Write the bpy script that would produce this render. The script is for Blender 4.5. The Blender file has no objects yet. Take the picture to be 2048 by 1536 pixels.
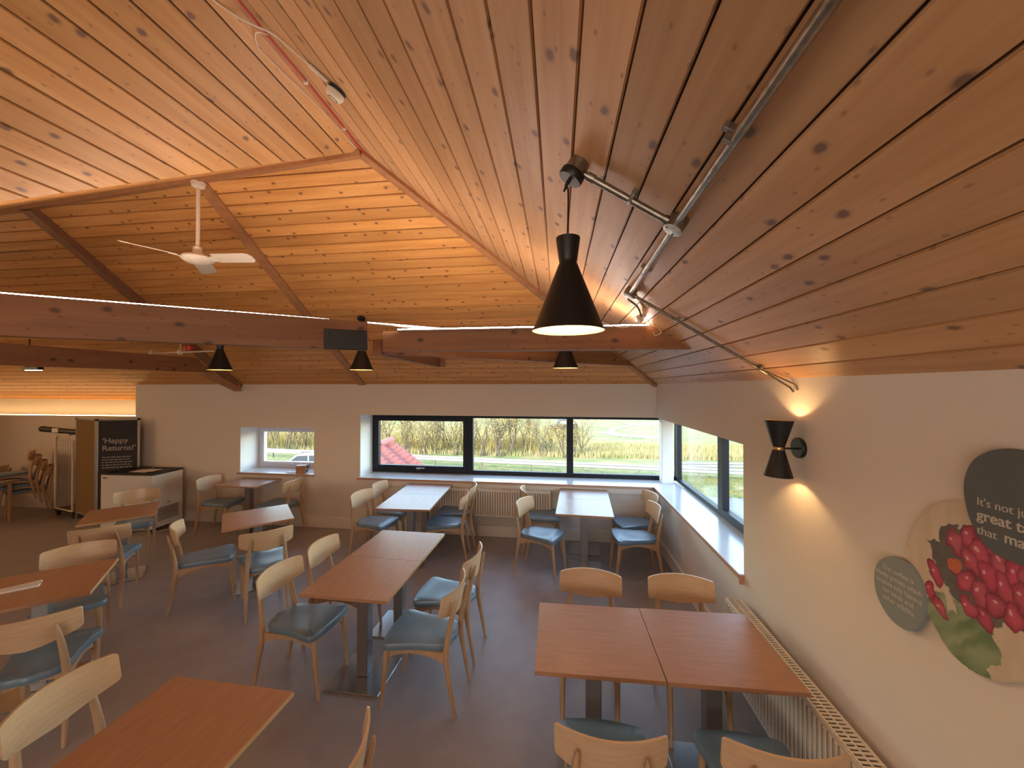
import bpy, bmesh, math, random
from mathutils import Vector, Matrix
from mathutils.geometry import tessellate_polygon
random.seed(7)
R = math.radians
COL = bpy.context.scene.collection
SC = bpy.context.scene

# ------------------------------------------------------------------ camera, sky, sun, exposure
CAMH = 2.2
cam_d = bpy.data.cameras.new('camera'); cam = bpy.data.objects.new('camera', cam_d); COL.objects.link(cam)
cam_d.sensor_width = 36.0; cam_d.lens = 36.0 * 769 / 2048; cam_d.clip_start = 0.02; cam_d.clip_end = 600
cam.location = (0, 0, CAMH); cam.rotation_euler = (R(90.52), 0, R(6.75))
SC.camera = cam
SC.view_settings.view_transform = 'Standard'; SC.view_settings.look = 'None'
SC.view_settings.gamma = 1.0; SC.view_settings.use_curve_mapping = False
SC.view_settings.exposure = 0.14
world = bpy.data.worlds.new('world'); SC.world = world; world.use_nodes = True
wn = world.node_tree.nodes; wl = world.node_tree.links
sky = wn.new('ShaderNodeTexSky'); sky.sky_type = 'NISHITA'; sky.sun_disc = False
sky.sun_elevation = R(26); sky.sun_rotation = R(215); sky.air_density = 1.3; sky.dust_density = 1.0
wl.new(sky.outputs[0], wn['Background'].inputs[0]); wn['Background'].inputs[1].default_value = 1.55

def light(kind, name, loc, energy, color, rot=(0, 0, 0), size=None, size_y=None, radius=None, angle=None):
    d = bpy.data.lights.new(name, kind); d.energy = energy; d.color = color
    if kind == 'AREA':
        d.shape = 'RECTANGLE'; d.size = size; d.size_y = size_y or size
    if radius is not None: d.shadow_soft_size = radius
    if angle is not None: d.angle = angle
    o = bpy.data.objects.new(name, d); COL.objects.link(o); o.location = loc; o.rotation_euler = rot
    return o
WARM = (1.0, 0.66, 0.34)
light('SUN', 'sun', (-20, -30, 30), 5.4, (1.0, 0.93, 0.8), rot=(R(62), 0, R(-35)), angle=R(0.6))
# area lights added to brighten the room, for assumed unseen windows behind and lamps left
light('AREA', 'rear_fill_light', (-1.4, -3.9, 1.7), 96, (1.0, 0.89, 0.77), rot=(R(96), 0, 0), size=4.6, size_y=1.3)
light('AREA', 'left_fill_light', (-10.4, 2.6, 2.3), 55, WARM, rot=(0, R(-75), 0), size=1.2, size_y=3.0)

# ------------------------------------------------------------------ helpers
def bas():
    yaw, p = R(6.75), R(0.52)
    F = Vector((-math.sin(yaw) * math.cos(p), math.cos(yaw) * math.cos(p), math.sin(p)))
    Rr = Vector((math.cos(yaw), math.sin(yaw), 0)); return Rr, Rr.cross(F), F
RV, UV_, FV = bas()
CAM = Vector((0, 0, CAMH))
def ray(u, v): return FV + RV * ((u - 1024) / 769) - UV_ * ((v - 768) / 769)
def hit(u, v, n, c):
    d = ray(u, v); n = Vector(n); return CAM + d * ((c - n.dot(CAM)) / n.dot(d))

def cprops(o, label=None, cat=None, group=None, kind=None):
    if label: o['label'] = label
    if cat: o['category'] = cat
    if group: o['group'] = group
    if kind: o['kind'] = kind
    return o
def empty(name, loc, rz=0.0, label=None, cat=None, group=None, kind=None):
    o = bpy.data.objects.new(name, None); COL.objects.link(o); o.empty_display_size = 0.05
    o.location = loc; o.rotation_euler = (0, 0, rz)
    return cprops(o, label, cat, group, kind)

class MB:
    def __init__(s): s.v = []; s.f = []; s.uv = []; s.sm = []
    def add(s, verts, faces, uvs=None, smooth=False, M=None):
        b = len(s.v)
        for p in verts:
            p = Vector(p); s.v.append(M @ p if M else p)
        for i, f in enumerate(faces):
            s.f.append([b + k for k in f]); s.sm.append(smooth); s.uv.append(uvs[i] if uvs else None)
        return s
    def box(s, x0, x1, y0, y1, z0, z1, M=None):
        v = [(x0, y0, z0), (x1, y0, z0), (x1, y1, z0), (x0, y1, z0), (x0, y0, z1), (x1, y0, z1), (x1, y1, z1), (x0, y1, z1)]
        return s.add(v, [(0, 3, 2, 1), (4, 5, 6, 7), (0, 1, 5, 4), (1, 2, 6, 5), (2, 3, 7, 6), (3, 0, 4, 7)], M=M)
    def cbox(s, x0, x1, y0, y1, z0, z1, c=0.004, M=None):
        pts = []
        for z, d in ((z0, c), (z0 + c, 0), (z1 - c, 0), (z1, c)):
            pts += [(x0 + d, y0 + c, z), (x0 + c, y0 + d, z), (x1 - c, y0 + d, z), (x1 - d, y0 + c, z), (x1 - d, y1 - c, z), (x1 - c, y1 - d, z), (x0 + c, y1 - d, z), (x0 + d, y1 - c, z)]
        f = [tuple(reversed(range(8))), tuple(range(24, 32))]
        for k in range(3):
            for i in range(8):
                j = (i + 1) % 8; f.append((k * 8 + i, k * 8 + j, (k + 1) * 8 + j, (k + 1) * 8 + i))
        return s.add(pts, f, M=M)
    def prism(s, poly, ext, M=None):
        n = len(poly); ext = Vector(ext); v = [Vector(p) for p in poly] + [Vector(p) + ext for p in poly]
        return s.add(v, [tuple(range(n)), tuple(reversed(range(n, 2 * n)))] + [(i, (i + 1) % n, n + (i + 1) % n, n + i) for i in range(n)], M=M)
    def tube(s, pts, rad, n=10, M=None, cap=True):
        pts = [Vector(p) for p in pts]
        if not isinstance(rad, (list, tuple)): rad = [rad] * len(pts)
        vs = []; fs = []; up = None
        for i, p in enumerate(pts):
            t = (pts[min(i + 1, len(pts) - 1)] - pts[max(i - 1, 0)]).normalized()
            if up is None:
                up = t.orthogonal().normalized()
            up = (up - t * up.dot(t)).normalized(); b = t.cross(up)
            for k in range(n):
                a = 2 * math.pi * k / n; vs.append(p + (up * math.cos(a) + b * math.sin(a)) * rad[i])
        for i in range(len(pts) - 1):
            for k in range(n):
                j = (k + 1) % n; fs.append((i * n + k, i * n + j, (i + 1) * n + j, (i + 1) * n + k))
        if cap: fs.append(tuple(reversed(range(n)))); fs.append(tuple(range((len(pts) - 1) * n, len(pts) * n)))
        return s.add(vs, fs, smooth=True, M=M)
    def lathe(s, prof, n=32, M=None, cap=True):
        vs = []; fs = []
        for r, z in prof:
            for k in range(n):
                a = 2 * math.pi * k / n; vs.append((r * math.cos(a), r * math.sin(a), z))
        for i in range(len(prof) - 1):
            for k in range(n):
                j = (k + 1) % n; fs.append((i * n + k, i * n + j, (i + 1) * n + j, (i + 1) * n + k))
        if cap: fs.append(tuple(reversed(range(n)))); fs.append(tuple(range((len(prof) - 1) * n, len(prof) * n)))
        return s.add(vs, fs, smooth=True, M=M)
    def loft(s, rings, cap=True, M=None):
        n = len(rings[0]); vs = [p for r in rings for p in r]; fs = []
        for i in range(len(rings) - 1):
            for k in range(n):
                j = (k + 1) % n; fs.append((i * n + k, i * n + j, (i + 1) * n + j, (i + 1) * n + k))
        if cap: fs.append(tuple(reversed(range(n)))); fs.append(tuple(range((len(rings) - 1) * n, len(rings) * n)))
        return s.add(vs, fs, smooth=True, M=M)
    def mesh(s, name, mat):
        me = bpy.data.meshes.new(name); me.from_pydata([tuple(p) for p in s.v], [], s.f); me.update()
        bm = bmesh.new(); bm.from_mesh(me)
        bmesh.ops.recalc_face_normals(bm, faces=bm.faces); bm.to_mesh(me); bm.free()
        if any(s.uv):
            ul = me.uv_layers.new(name='UVMap')
            for poly, uv in zip(me.polygons, s.uv):
                pass
        for m in (mat if isinstance(mat, (list, tuple)) else [mat]): me.materials.append(m)
        me.polygons.foreach_set('use_smooth', s.sm)
        if any(s.sm):
            try: me.set_sharp_from_angle(angle=R(38))
            except Exception: pass
        return me
    def build(s, name, mat, parent=None, loc=None, **kw):
        o = bpy.data.objects.new(name, s.mesh(name, mat)); COL.objects.link(o)
        if parent: o.parent = parent
        if loc: o.location = loc
        return cprops(o, **kw)
def T(x, y, z): return Matrix.Translation((x, y, z))
def RZ(a): return Matrix.Rotation(a, 4, 'Z')
def frame_to(origin, zdir, xdir=None):
    z = Vector(zdir).normalized(); x = Vector(xdir) if xdir else z.orthogonal(); x = (x - z * x.dot(z)).normalized(); y = z.cross(x)
    M = Matrix.Identity(4)
    for i, a in enumerate((x, y, z)):
        for k in range(3): M[k][i] = a[k]
    M.translation = Vector(origin); return M
def copy_tree(o, parent=None):
    c = o.copy(); COL.objects.link(c); c.parent = parent
    for ch in list(o.children): copy_tree(ch, c)
    return c
def curve_pts(pts, n=8):
    P = [Vector(p) for p in pts]; out = []
    for i in range(len(P) - 1):
        p0, p1, p2, p3 = P[max(i - 1, 0)], P[i], P[i + 1], P[min(i + 2, len(P) - 1)]
        for k in range(n):
            t = k / n; out.append(0.5 * ((2 * p1) + (p2 - p0) * t + (2 * p0 - 5 * p1 + 4 * p2 - p3) * t * t + (3 * p1 - p0 - 3 * p2 + p3) * t ** 3))
    out.append(P[-1]); return out

# ------------------------------------------------------------------ materials
def mat(name, col, rough=0.5, metal=0.0, noise=0.0, nscale=8.0, bump=0.0, bscale=60.0, coat=0.0, emis=None, estr=0.0, spec=None, col2=None, stretch=None):
    m = bpy.data.materials.new(name); m.use_nodes = True; nt = m.node_tree; n = nt.nodes; l = nt.links
    p = n['Principled BSDF']; p.inputs['Roughness'].default_value = rough; p.inputs['Metallic'].default_value = metal
    p.inputs['Base Color'].default_value = (*col, 1)
    if spec is not None: p.inputs['Specular IOR Level'].default_value = spec
    if coat: p.inputs['Coat Weight'].default_value = coat; p.inputs['Coat Roughness'].default_value = 0.15
    tc = n.new('ShaderNodeTexCoord'); mp = n.new('ShaderNodeMapping'); l.new(tc.outputs['Object'], mp.inputs[0])
    if stretch: mp.inputs['Scale'].default_value = stretch
    if noise or col2:
        t = n.new('ShaderNodeTexNoise'); t.inputs['Scale'].default_value = nscale; t.inputs['Detail'].default_value = 6
        l.new(mp.outputs[0], t.inputs[0])
        r = n.new('ShaderNodeValToRGB'); a = col; b = col2 or tuple(c * (1 - noise) for c in col)
        r.color_ramp.elements[0].position = 0.35; r.color_ramp.elements[1].position = 0.65
        r.color_ramp.elements[0].color = (*b, 1); r.color_ramp.elements[1].color = (*a, 1)
        l.new(t.outputs['Fac'], r.inputs[0]); l.new(r.outputs[0], p.inputs['Base Color'])
    if bump:
        t = n.new('ShaderNodeTexNoise'); t.inputs['Scale'].default_value = bscale; t.inputs['Detail'].default_value = 4
        l.new(mp.outputs[0], t.inputs[0]); b = n.new('ShaderNodeBump'); b.inputs['Strength'].default_value = bump; b.inputs['Distance'].default_value = 0.01
        l.new(t.outputs['Fac'], b.inputs['Height']); l.new(b.outputs[0], p.inputs['Normal'])
    if emis: p.inputs['Emission Color'].default_value = (*emis, 1); p.inputs['Emission Strength'].default_value = estr
    return m

def pine(name, light_c, dark_c, knot_c, rough=0.42, uvmode=True, axis=0, kn=1.0):
    m = bpy.data.materials.new(name); m.use_nodes = True; nt = m.node_tree; n = nt.nodes; l = nt.links
    p = n['Principled BSDF']; p.inputs['Roughness'].default_value = rough
    p.inputs['Specular IOR Level'].default_value = 0.35
    tc = n.new('ShaderNodeTexCoord'); oi = n.new('ShaderNodeObjectInfo')
    src = tc.outputs['UV'] if uvmode else tc.outputs['Object']
    mul = n.new('ShaderNodeVectorMath'); mul.operation = 'SCALE'; mul.inputs[0].default_value = (37.3, 11.7, 5.1); l.new(oi.outputs['Random'], mul.inputs['Scale'])
    add = n.new('ShaderNodeVectorMath'); add.operation = 'ADD'; l.new(src, add.inputs[0]); l.new(mul.outputs[0], add.inputs[1])
    def mp(sc):
        q = n.new('ShaderNodeMapping'); q.vector_type = 'POINT'
        if axis == 1: sc = (sc[1], sc[0], sc[2])
        q.inputs['Scale'].default_value = sc; l.new(add.outputs[0], q.inputs[0]); return q
    g = n.new('ShaderNodeTexNoise'); g.inputs['Scale'].default_value = 1.0; g.inputs['Detail'].default_value = 7; g.inputs['Roughness'].default_value = 0.65; l.new(mp((1.1, 26, 26)).outputs[0], g.inputs[0])
    g2 = n.new('ShaderNodeTexNoise'); g2.inputs['Scale'].default_value = 1.0; g2.inputs['Detail'].default_value = 2; g2.inputs['Distortion'].default_value = 1.2; l.new(mp((0.9, 9, 9)).outputs[0], g2.inputs[0])
    mx = n.new('ShaderNodeMath'); mx.operation = 'MULTIPLY_ADD'; mx.inputs[1].default_value = 0.5; l.new(g.outputs['Fac'], mx.inputs[0])
    h = n.new('ShaderNodeMath'); h.operation = 'MULTIPLY'; h.inputs[1].default_value = 0.5; l.new(g2.outputs['Fac'], h.inputs[0]); l.new(h.outputs[0], mx.inputs[2])
    r = n.new('ShaderNodeValToRGB'); r.color_ramp.elements[0].position = 0.38; r.color_ramp.elements[1].position = 0.6
    r.color_ramp.elements[0].color = (*dark_c, 1); r.color_ramp.elements[1].color = (*light_c, 1); l.new(mx.outputs[0], r.inputs[0])
    # per board tone
    tone = n.new('ShaderNodeMath'); tone.operation = 'MULTIPLY_ADD'; tone.inputs[1].default_value = 0.28; tone.inputs[2].default_value = 0.86; l.new(oi.outputs['Random'], tone.inputs[0])
    hs = n.new('ShaderNodeHueSaturation'); l.new(r.outputs[0], hs.inputs['Color']); l.new(tone.outputs[0], hs.inputs['Value'])
    def knots(sc, r0, r1, prev, strength):
        v = n.new('ShaderNodeTexVoronoi'); v.voronoi_dimensions = '2D'; v.inputs['Scale'].default_value = 1.0
        nz = n.new('ShaderNodeTexNoise'); nz.inputs['Scale'].default_value = 30; l.new(add.outputs[0], nz.inputs[0])
        q = mp(sc); mm = n.new('ShaderNodeVectorMath'); mm.operation = 'MULTIPLY_ADD'; mm.inputs[1].default_value = (0.07, 0.07, 0.07)
        l.new(nz.outputs['Color'], mm.inputs[0]); l.new(q.outputs[0], mm.inputs[2]); l.new(mm.outputs[0], v.inputs['Vector'])
        rr = n.new('ShaderNodeValToRGB'); e = rr.color_ramp.elements
        e[0].position = r0; e[0].color = (1, 1, 1, 1); e[1].position = r1; e[1].color = (0, 0, 0, 1)
        mid = rr.color_ramp.elements.new((r0 + r1) / 2.0); mid.color = (0.28, 0.28, 0.28, 1)
        l.new(v.outputs['Distance'], rr.inputs[0])
        s = n.new('ShaderNodeMath'); s.operation = 'MULTIPLY'; s.inputs[1].default_value = strength; gt = n.new('ShaderNodeMath'); gt.operation = 'GREATER_THAN'; gt.inputs[1].default_value = 0.42; l.new(v.outputs['Color'], gt.inputs[0]); g3 = n.new('ShaderNodeMath'); g3.operation = 'MULTIPLY'; l.new(rr.outputs[0], g3.inputs[0]); l.new(gt.outputs[0], g3.inputs[1]); l.new(g3.outputs[0], s.inputs[0])
        mix = n.new('ShaderNodeMix'); mix.data_type = 'RGBA'; l.new(s.outputs[0], mix.inputs['Factor'])
        l.new(prev, mix.inputs['A']); mix.inputs['B'].default_value = (*knot_c, 1); return mix.outputs['Result']
    o = knots((4.0 * kn, 6.2 * kn, 1), 0.05, 0.125, hs.outputs[0], 0.85)
    o = knots((7 * kn, 13.0 * kn, 1), 0.04, 0.09, o, 0.45)
    l.new(o, p.inputs['Base Color'])
    b = n.new('ShaderNodeBump'); b.inputs['Strength'].default_value = 0.12; b.inputs['Distance'].default_value = 0.004; l.new(g.outputs['Fac'], b.inputs['Height']); l.new(b.outputs[0], p.inputs['Normal'])
    return m

M_pine = pine('pine_board', (0.66, 0.355, 0.135), (0.54, 0.26, 0.085), (0.15, 0.075, 0.06))
M_pine_r = pine('pine_board_wide', (0.60, 0.345, 0.17), (0.49, 0.262, 0.118), (0.15, 0.08, 0.065))
M_pine_n = pine('pine_board_narrow', (0.67, 0.335, 0.105), (0.53, 0.235, 0.065), (0.14, 0.06, 0.035), kn=1.2)
M_beam = pine('beam_timber', (0.26, 0.118, 0.05), (0.20, 0.085, 0.034), (0.06, 0.028, 0.015), rough=0.5, kn=0.8)
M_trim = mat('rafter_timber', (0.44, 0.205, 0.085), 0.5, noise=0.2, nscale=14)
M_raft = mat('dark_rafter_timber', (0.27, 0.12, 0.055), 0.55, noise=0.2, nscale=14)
M_gap = mat('board_shadow_gap', (0.05, 0.02, 0.01), 0.95)
M_wall = mat('wall_paint', (0.70, 0.636, 0.57), 0.75, bump=0.05, bscale=90)
M_skirt = mat('skirting_paint', (0.76, 0.70, 0.63), 0.45)
M_reveal = mat('reveal_paint', (0.80, 0.79, 0.78), 0.5)
M_sill = mat('sill_laminate', (0.68, 0.65, 0.63), 0.2, coat=0.15)
M_silledge = mat('sill_edge', (0.45, 0.25, 0.17), 0.5)
M_floor = mat('floor_vinyl', (0.325, 0.298, 0.30), 0.36, col2=(0.29, 0.265, 0.267), nscale=5, bump=0.12, bscale=320)
M_frame = mat('window_frame_grey', (0.014, 0.017, 0.026), 0.5, spec=0.25)
M_wframe = mat('window_frame_white', (0.72, 0.70, 0.74), 0.35)
M_beech = mat('beech_veneer', (0.61, 0.425, 0.27), 0.4, col2=(0.55, 0.37, 0.225), nscale=3, stretch=(2, 14, 22), coat=0.15)
M_beechleg = mat('beech_leg', (0.51, 0.345, 0.215), 0.42, col2=(0.45, 0.29, 0.17), nscale=5, stretch=(8, 8, 1.2))
M_seat = mat('seat_vinyl', (0.155, 0.245, 0.34), 0.32, coat=0.15, noise=0.12, nscale=5, bump=0.1, bscale=350)
M_stitch = mat('seat_stitching', (0.145, 0.225, 0.305), 0.5)
M_top = mat('table_veneer', (0.41, 0.215, 0.125), 0.37, col2=(0.36, 0.182, 0.102), nscale=2.2, stretch=(22, 2.5, 3), coat=0.08)
M_topx = mat('table_veneer_cross', (0.41, 0.215, 0.125), 0.37, col2=(0.36, 0.182, 0.102), nscale=2.2, stretch=(2.5, 22, 3), coat=0.08)
M_edge = mat('table_edge', (0.50, 0.30, 0.15), 0.45)
M_steel = mat('brushed_steel', (0.50, 0.49, 0.48), 0.27, 1.0, bump=0.04, bscale=120, stretch=(1, 20, 1))
M_column = mat('column_steel', (0.30, 0.29, 0.29), 0.38, 0.85)
M_black = mat('black_metal', (0.008, 0.008, 0.009), 0.42)
M_lining = mat('shade_lining', (0.80, 0.62, 0.36), 0.55)
M_galv = mat('galvanised_conduit', (0.36, 0.32, 0.26), 0.34, 0.9, noise=0.35, nscale=30)
M_galvlid = mat('galvanised_lid', (0.72, 0.74, 0.74), 0.45, 0.35, noise=0.25, nscale=60)
M_cream = mat('cream_plastic', (0.74, 0.64, 0.50), 0.4)
M_radiator = mat('radiator_enamel', (0.76, 0.69, 0.60), 0.35)
M_radshade = mat('radiator_channel_shade', (0.40, 0.34, 0.28), 0.6)  # enamel darkened to paint the shade in the channels between the ribs
M_raddark = mat('radiator_inside', (0.16, 0.13, 0.11), 0.8)
M_red = mat('red_cable', (0.50, 0.035, 0.02), 0.4)
M_bulb = mat('bulb_glow', (1, 0.8, 0.5), 0.3, emis=(1.0, 0.70, 0.36), estr=18)
M_led = mat('led_strip', (1, 1, 1), 0.4, emis=(1.0, 0.80, 0.68), estr=85)
M_cove = mat('cove_led', (1, 1, 1), 0.4, emis=(1.0, 0.62, 0.26), estr=16)
M_ledhouse = mat('led_profile', (0.7, 0.66, 0.62), 0.4)
M_brass = mat('brass', (0.55, 0.36, 0.16), 0.3, 1.0)
M_alu = mat('aluminium', (0.50, 0.49, 0.48), 0.35, 0.8)
M_poster = mat('poster_print', (0.028, 0.026, 0.034), 0.35)
M_cork = mat('felt_panel', (0.23, 0.13, 0.045), 0.9, noise=0.1, nscale=90)
M_ptext = mat('poster_text', (0.42, 0.38, 0.36), 0.6)
M_white = mat('white_enamel', (0.72, 0.70, 0.68), 0.35)
M_dark = mat('dark_plastic', (0.02, 0.018, 0.018), 0.45)
M_paper = mat('white_paper', (0.78, 0.72, 0.68), 0.7)
M_greytop = mat('grey_tabletop', (0.30, 0.25, 0.19), 0.4)
M_wood2 = mat('small_wood', (0.40, 0.17, 0.09), 0.5)

def glass(name, tint=(1, 1, 1), refl=1.45):
    m = bpy.data.materials.new(name); m.use_nodes = True; nt = m.node_tree; n = nt.nodes; l = nt.links
    for x in list(n): n.remove(x)
    out = n.new('ShaderNodeOutputMaterial'); mix = n.new('ShaderNodeMixShader'); tr = n.new('ShaderNodeBsdfTransparent'); gl = n.new('ShaderNodeBsdfGlossy')
    lw = n.new('ShaderNodeLayerWeight'); lw.inputs[0].default_value = 0.5; pw = n.new('ShaderNodeMath'); pw.operation = 'POWER'; pw.inputs[1].default_value = 3.5; fr = n.new('ShaderNodeMath'); fr.operation = 'MULTIPLY_ADD'; fr.inputs[1].default_value = 0.35; fr.inputs[2].default_value = 0.03; l.new(lw.outputs['Facing'], pw.inputs[0]); l.new(pw.outputs[0], fr.inputs[0])
    tr.inputs[0].default_value = (*tint, 1); gl.inputs['Roughness'].default_value = 0.02
    l.new(fr.outputs[0], mix.inputs[0]); l.new(tr.outputs[0], mix.inputs[1]); l.new(gl.outputs[0], mix.inputs[2]); l.new(mix.outputs[0], out.inputs[0])
    return m
M_glass = glass('window_glass', (0.95, 0.97, 0.97))

# ------------------------------------------------------------------ geometry of the room
K = 0.616; WX = 1.375; WY = 5.6; ZT = 2.25
SH = 0.0148                                    # the far wall stands 0.85 degrees off square
def fy(x): return WY + (WX - x) * SH
APEX = Vector((-1.47, 2.755, 4.0))
CORN = Vector((WX, WY, ZT)); FARL = Vector((-7.1, fy(-7.1), ZT))
def plane3(a, b, c):
    n = (b - a).cross(c - a).normalized(); return n, n.dot(a)
NF, CF = plane3(CORN, FARL, APEX)
if NF.z > 0: NF, CF = -NF, -CF
NR, CR_ = plane3(CORN, CORN + Vector((0, 1, 0)), APEX)
if NR.z > 0: NR, CR_ = -NR, -CR_
NL, CL_ = plane3(APEX, APEX + Vector((0, 1, 0)), APEX + Vector((-1, 0, -K)))
if NL.z > 0: NL, CL_ = -NL, -CL_
RID = hit(0, 419, NF, CF)
RIDL = APEX + (RID - APEX) * ((-11 - APEX.x) / (RID.x - APEX.x))
VAL = hit(0, 404, NL, CL_)
VALL = APEX + (VAL - APEX) * 2.25
def onF(x, y): return Vector((x, y, (CF - NF.x * x - NF.y * y) / NF.z))
def onR(x, y=0): return Vector((x, y, (CR_ - NR.x * x) / NR.z))
def onL(x, y=0): return Vector((x, y, (CL_ - NL.x * x) / NL.z))
XW = VALL.x

def clip(poly, axis, lim, keep_less):
    out = []; n = len(poly)
    for i in range(n):
        a, b = poly[i], poly[(i + 1) % n]
        ia = (a[axis] <= lim) == keep_less; ib = (b[axis] <= lim) == keep_less
        if ia: out.append(a)
        if ia != ib:
            t = (lim - a[axis]) / (b[axis] - a[axis]); out.append((a[0] + (b[0] - a[0]) * t, a[1] + (b[1] - a[1]) * t))
    return out
def area(p): return abs(sum(p[i][0] * p[(i + 1) % len(p)][1] - p[(i + 1) % len(p)][0] * p[i][1] for i in range(len(p)))) / 2
def boards(poly3, origin, udir, normal, width, parent, m, phase=0.0):
    u = Vector(udir).normalized(); nn = Vector(normal).normalized(); v = nn.cross(u).normalized(); o = Vector(origin)
    P = [((p - o).dot(u), (p - o).dot(v)) for p in poly3]
    lo = min(p[1] for p in P); hi = max(p[1] for p in P)
    k0 = math.floor((lo - phase) / width); k1 = math.ceil((hi - phase) / width)
    for k in range(k0, k1):
        a = phase + k * width; b = a + width; meshb = MB(); ok = False
        for g, d0, d1 in ((0.0062, 0.0, 0.006), (0.0030, 0.0055, 0.016)):
            q = clip(clip(P, 1, a + g, False), 1, b - g, True)
            if len(q) < 3 or area(q) < 2e-4: continue
            ok = True; n = len(q)
            f3 = [o + u * x + v * y - nn * d0 for x, y in q]; b3 = [o + u * x + v * y - nn * d1 for x, y in q]
            meshb.add(f3 + b3, [tuple(range(n)), tuple(reversed(range(n, 2 * n)))] + [(i, (i + 1) % n, n + (i + 1) % n, n + i) for i in range(n)])
        if not ok: continue
        ob = meshb.build('ceiling_board', m, parent)
        me = ob.data; ul = me.uv_layers.new(name='UVMap')
        for lp in me.loops:
            co = me.vertices[lp.vertex_index].co - o; ul.data[lp.index].uv = (co.dot(u), co.dot(v) - a)

# floor
ROOMX0 = -11.2
fl = MB().box(XW, WX + 0.02, -4.25, 0.3, -0.12, 0); fl.box(ROOMX0, WX + 0.02, 0.3, 6.4, -0.12, 0)
fl.build('floor', M_floor, kind='structure')
# ceiling: dark backing with every pine board on it
cb = MB()
def slab(b, pts, nn, d0=0.017, d1=0.12):
    nn = Vector(nn).normalized(); b.prism([p - nn * d0 for p in pts], -nn * (d1 - d0))
RY = -4.25
polyR = [onR(WX, RY), onR(WX, WY), APEX, onR(APEX.x, RY)]
polyL = [onL(XW, RY), VALL, APEX, onL(APEX.x, RY)]
NN, CN = plane3(APEX, RID, VAL)
if NN.z > 0: NN, CN = -NN, -CN
def onN(x, y): return Vector((x, y, (CN - NN.x * x - NN.y * y) / NN.z))
polyN = [APEX, VALL, onN(ROOMX0, VALL.y), onN(ROOMX0, RIDL.y - 0.0)]
R1a, R1b = onF(-2.98, 2.87), onF(-3.02, fy(-3.02))
R2a, R2b = onF(-4.85, 3.0), onF(-5.14, fy(-5.14))
def ridge_at(x): t = (x - APEX.x) / (RIDL.x - APEX.x); return APEX + (RIDL - APEX) * t
rA, rB = ridge_at(-2.98), ridge_at(-4.85)
F1 = [CORN, APEX, rA, R1b]
F2 = [R1b, rA, rB, R2b]
F3 = [R2b, rB, ridge_at(-7.1), FARL]
F4 = [FARL, ridge_at(-7.1), ridge_at(ROOMX0), onF(ROOMX0, 6.3), onF(-7.1, 6.3)]
for pl, nn in ((polyR, NR), (polyL, NL), (polyN, NN), (F1, NF), (F2, NF), (F3, NF), (F4, NF)):
    slab(cb, pl, nn)
ceil = cb.build('ceiling', M_gap, kind='structure')
wR = 0.121 * math.sqrt(1 + K * K)
boards(polyR, onR(1.266), (0, 1, 0), NR, wR, ceil, M_pine_r)
boards(polyL, onL(APEX.x), (0, 1, 0), NL, 0.1 * math.sqrt(1 + K * K), ceil, M_pine)
xd = (FARL - CORN).normalized()
for pl in (F1, F2, F3, F4): boards(pl, APEX, xd, NF, 0.1128, ceil, M_pine_n, phase=0.02)
boards(polyN, APEX, (RID - APEX), NN, 0.12, ceil, M_pine_n)

def strip(name, a, b, nn, w, d, m, parent, side=None):
    a, b = Vector(a), Vector(b); t = (b - a).normalized(); nn = Vector(nn).normalized(); s = t.cross(nn).normalized() * (w / 2)
    return MB().prism([a - s - nn * 0.01, a + s - nn * 0.01, b + s - nn * 0.01, b - s - nn * 0.01], nn * (d + 0.01)).build(name, m, parent)
nh = (NF + NR).normalized()
strip('hip_rafter', APEX + nh * 0.0, CORN + nh * 0.0, nh, 0.075, 0.045, M_trim, ceil)
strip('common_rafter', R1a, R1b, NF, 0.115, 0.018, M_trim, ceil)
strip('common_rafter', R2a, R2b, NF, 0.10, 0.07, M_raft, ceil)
rdz = Vector((0, 0, -0.012))
strip('ridge_board', APEX + rdz, RIDL + rdz, (0, 0.35, -1), 0.10, 0.03, M_trim, ceil)
strip('ridge_board', APEX, Vector((APEX.x, RY, APEX.z)), (0, 0, -1), 0.04, 0.012, M_trim, ceil)

# walls ---------------------------------------------------------------
SILL = 0.81; HEAD = 1.775; TH = 0.50; OW = -3.05
def shear(b):
    b.v = [Vector((p.x, p.y + (WX - p.x) * SH, p.z)) for p in b.v]; return b
w = MB(); y0, y1 = WY, WY + TH
w.box(-7.1, -5.13, y0, y1, 0, ZT); w.box(-5.13, -3.82, y0, y1, 0, 0.80); w.box(-5.13, -3.82, y0, y1, 1.56, ZT)
w.box(-3.82, OW, y0, y1, 0, ZT); w.box(OW, WX + 0.45, y0, y1, 0, SILL - 0.035); w.box(OW, WX + 0.45, y0, y1, HEAD, ZT)
shear(w).build('wall_far', M_wall, kind='structure')
w = MB(); x0, x1 = WX, WX + 0.45; RE = 3.055
w.box(x0, x1, -4.25, RE, 0, ZT + 0.01); w.box(x0, x1, RE, WY, 0, SILL - 0.035); w.box(x0, x1, RE, WY, HEAD, ZT + 0.01)
w.build('wall_right', M_wall, kind='structure')
MB().box(XW - 0.2, WX + 0.45, -4.45, -4.25, 0, 4.4).build('wall_back', M_wall, kind='structure')
MB().box(XW - 0.2, XW, -4.25, VALL.y, 0, VALL.z + 0.1).build('wall_wing', M_wall, kind='structure')
MB().box(ROOMX0, XW, VALL.y - 0.2, VALL.y, 0, VALL.z + 0.1).build('wall_inner', M_wall, kind='structure')
MB().box(ROOMX0 - 0.2, ROOMX0, VALL.y - 0.2, 6.5, 0, 4.2).build('wall_left', M_wall, kind='structure')
w = MB().box(ROOMX0, -7.1, 6.0, 6.45, 0, 1.69); w.box(ROOMX0, -7.1, 6.2, 6.45, 1.69, 2.1)
w.build('wall_recess', M_wall, kind='structure')
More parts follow.
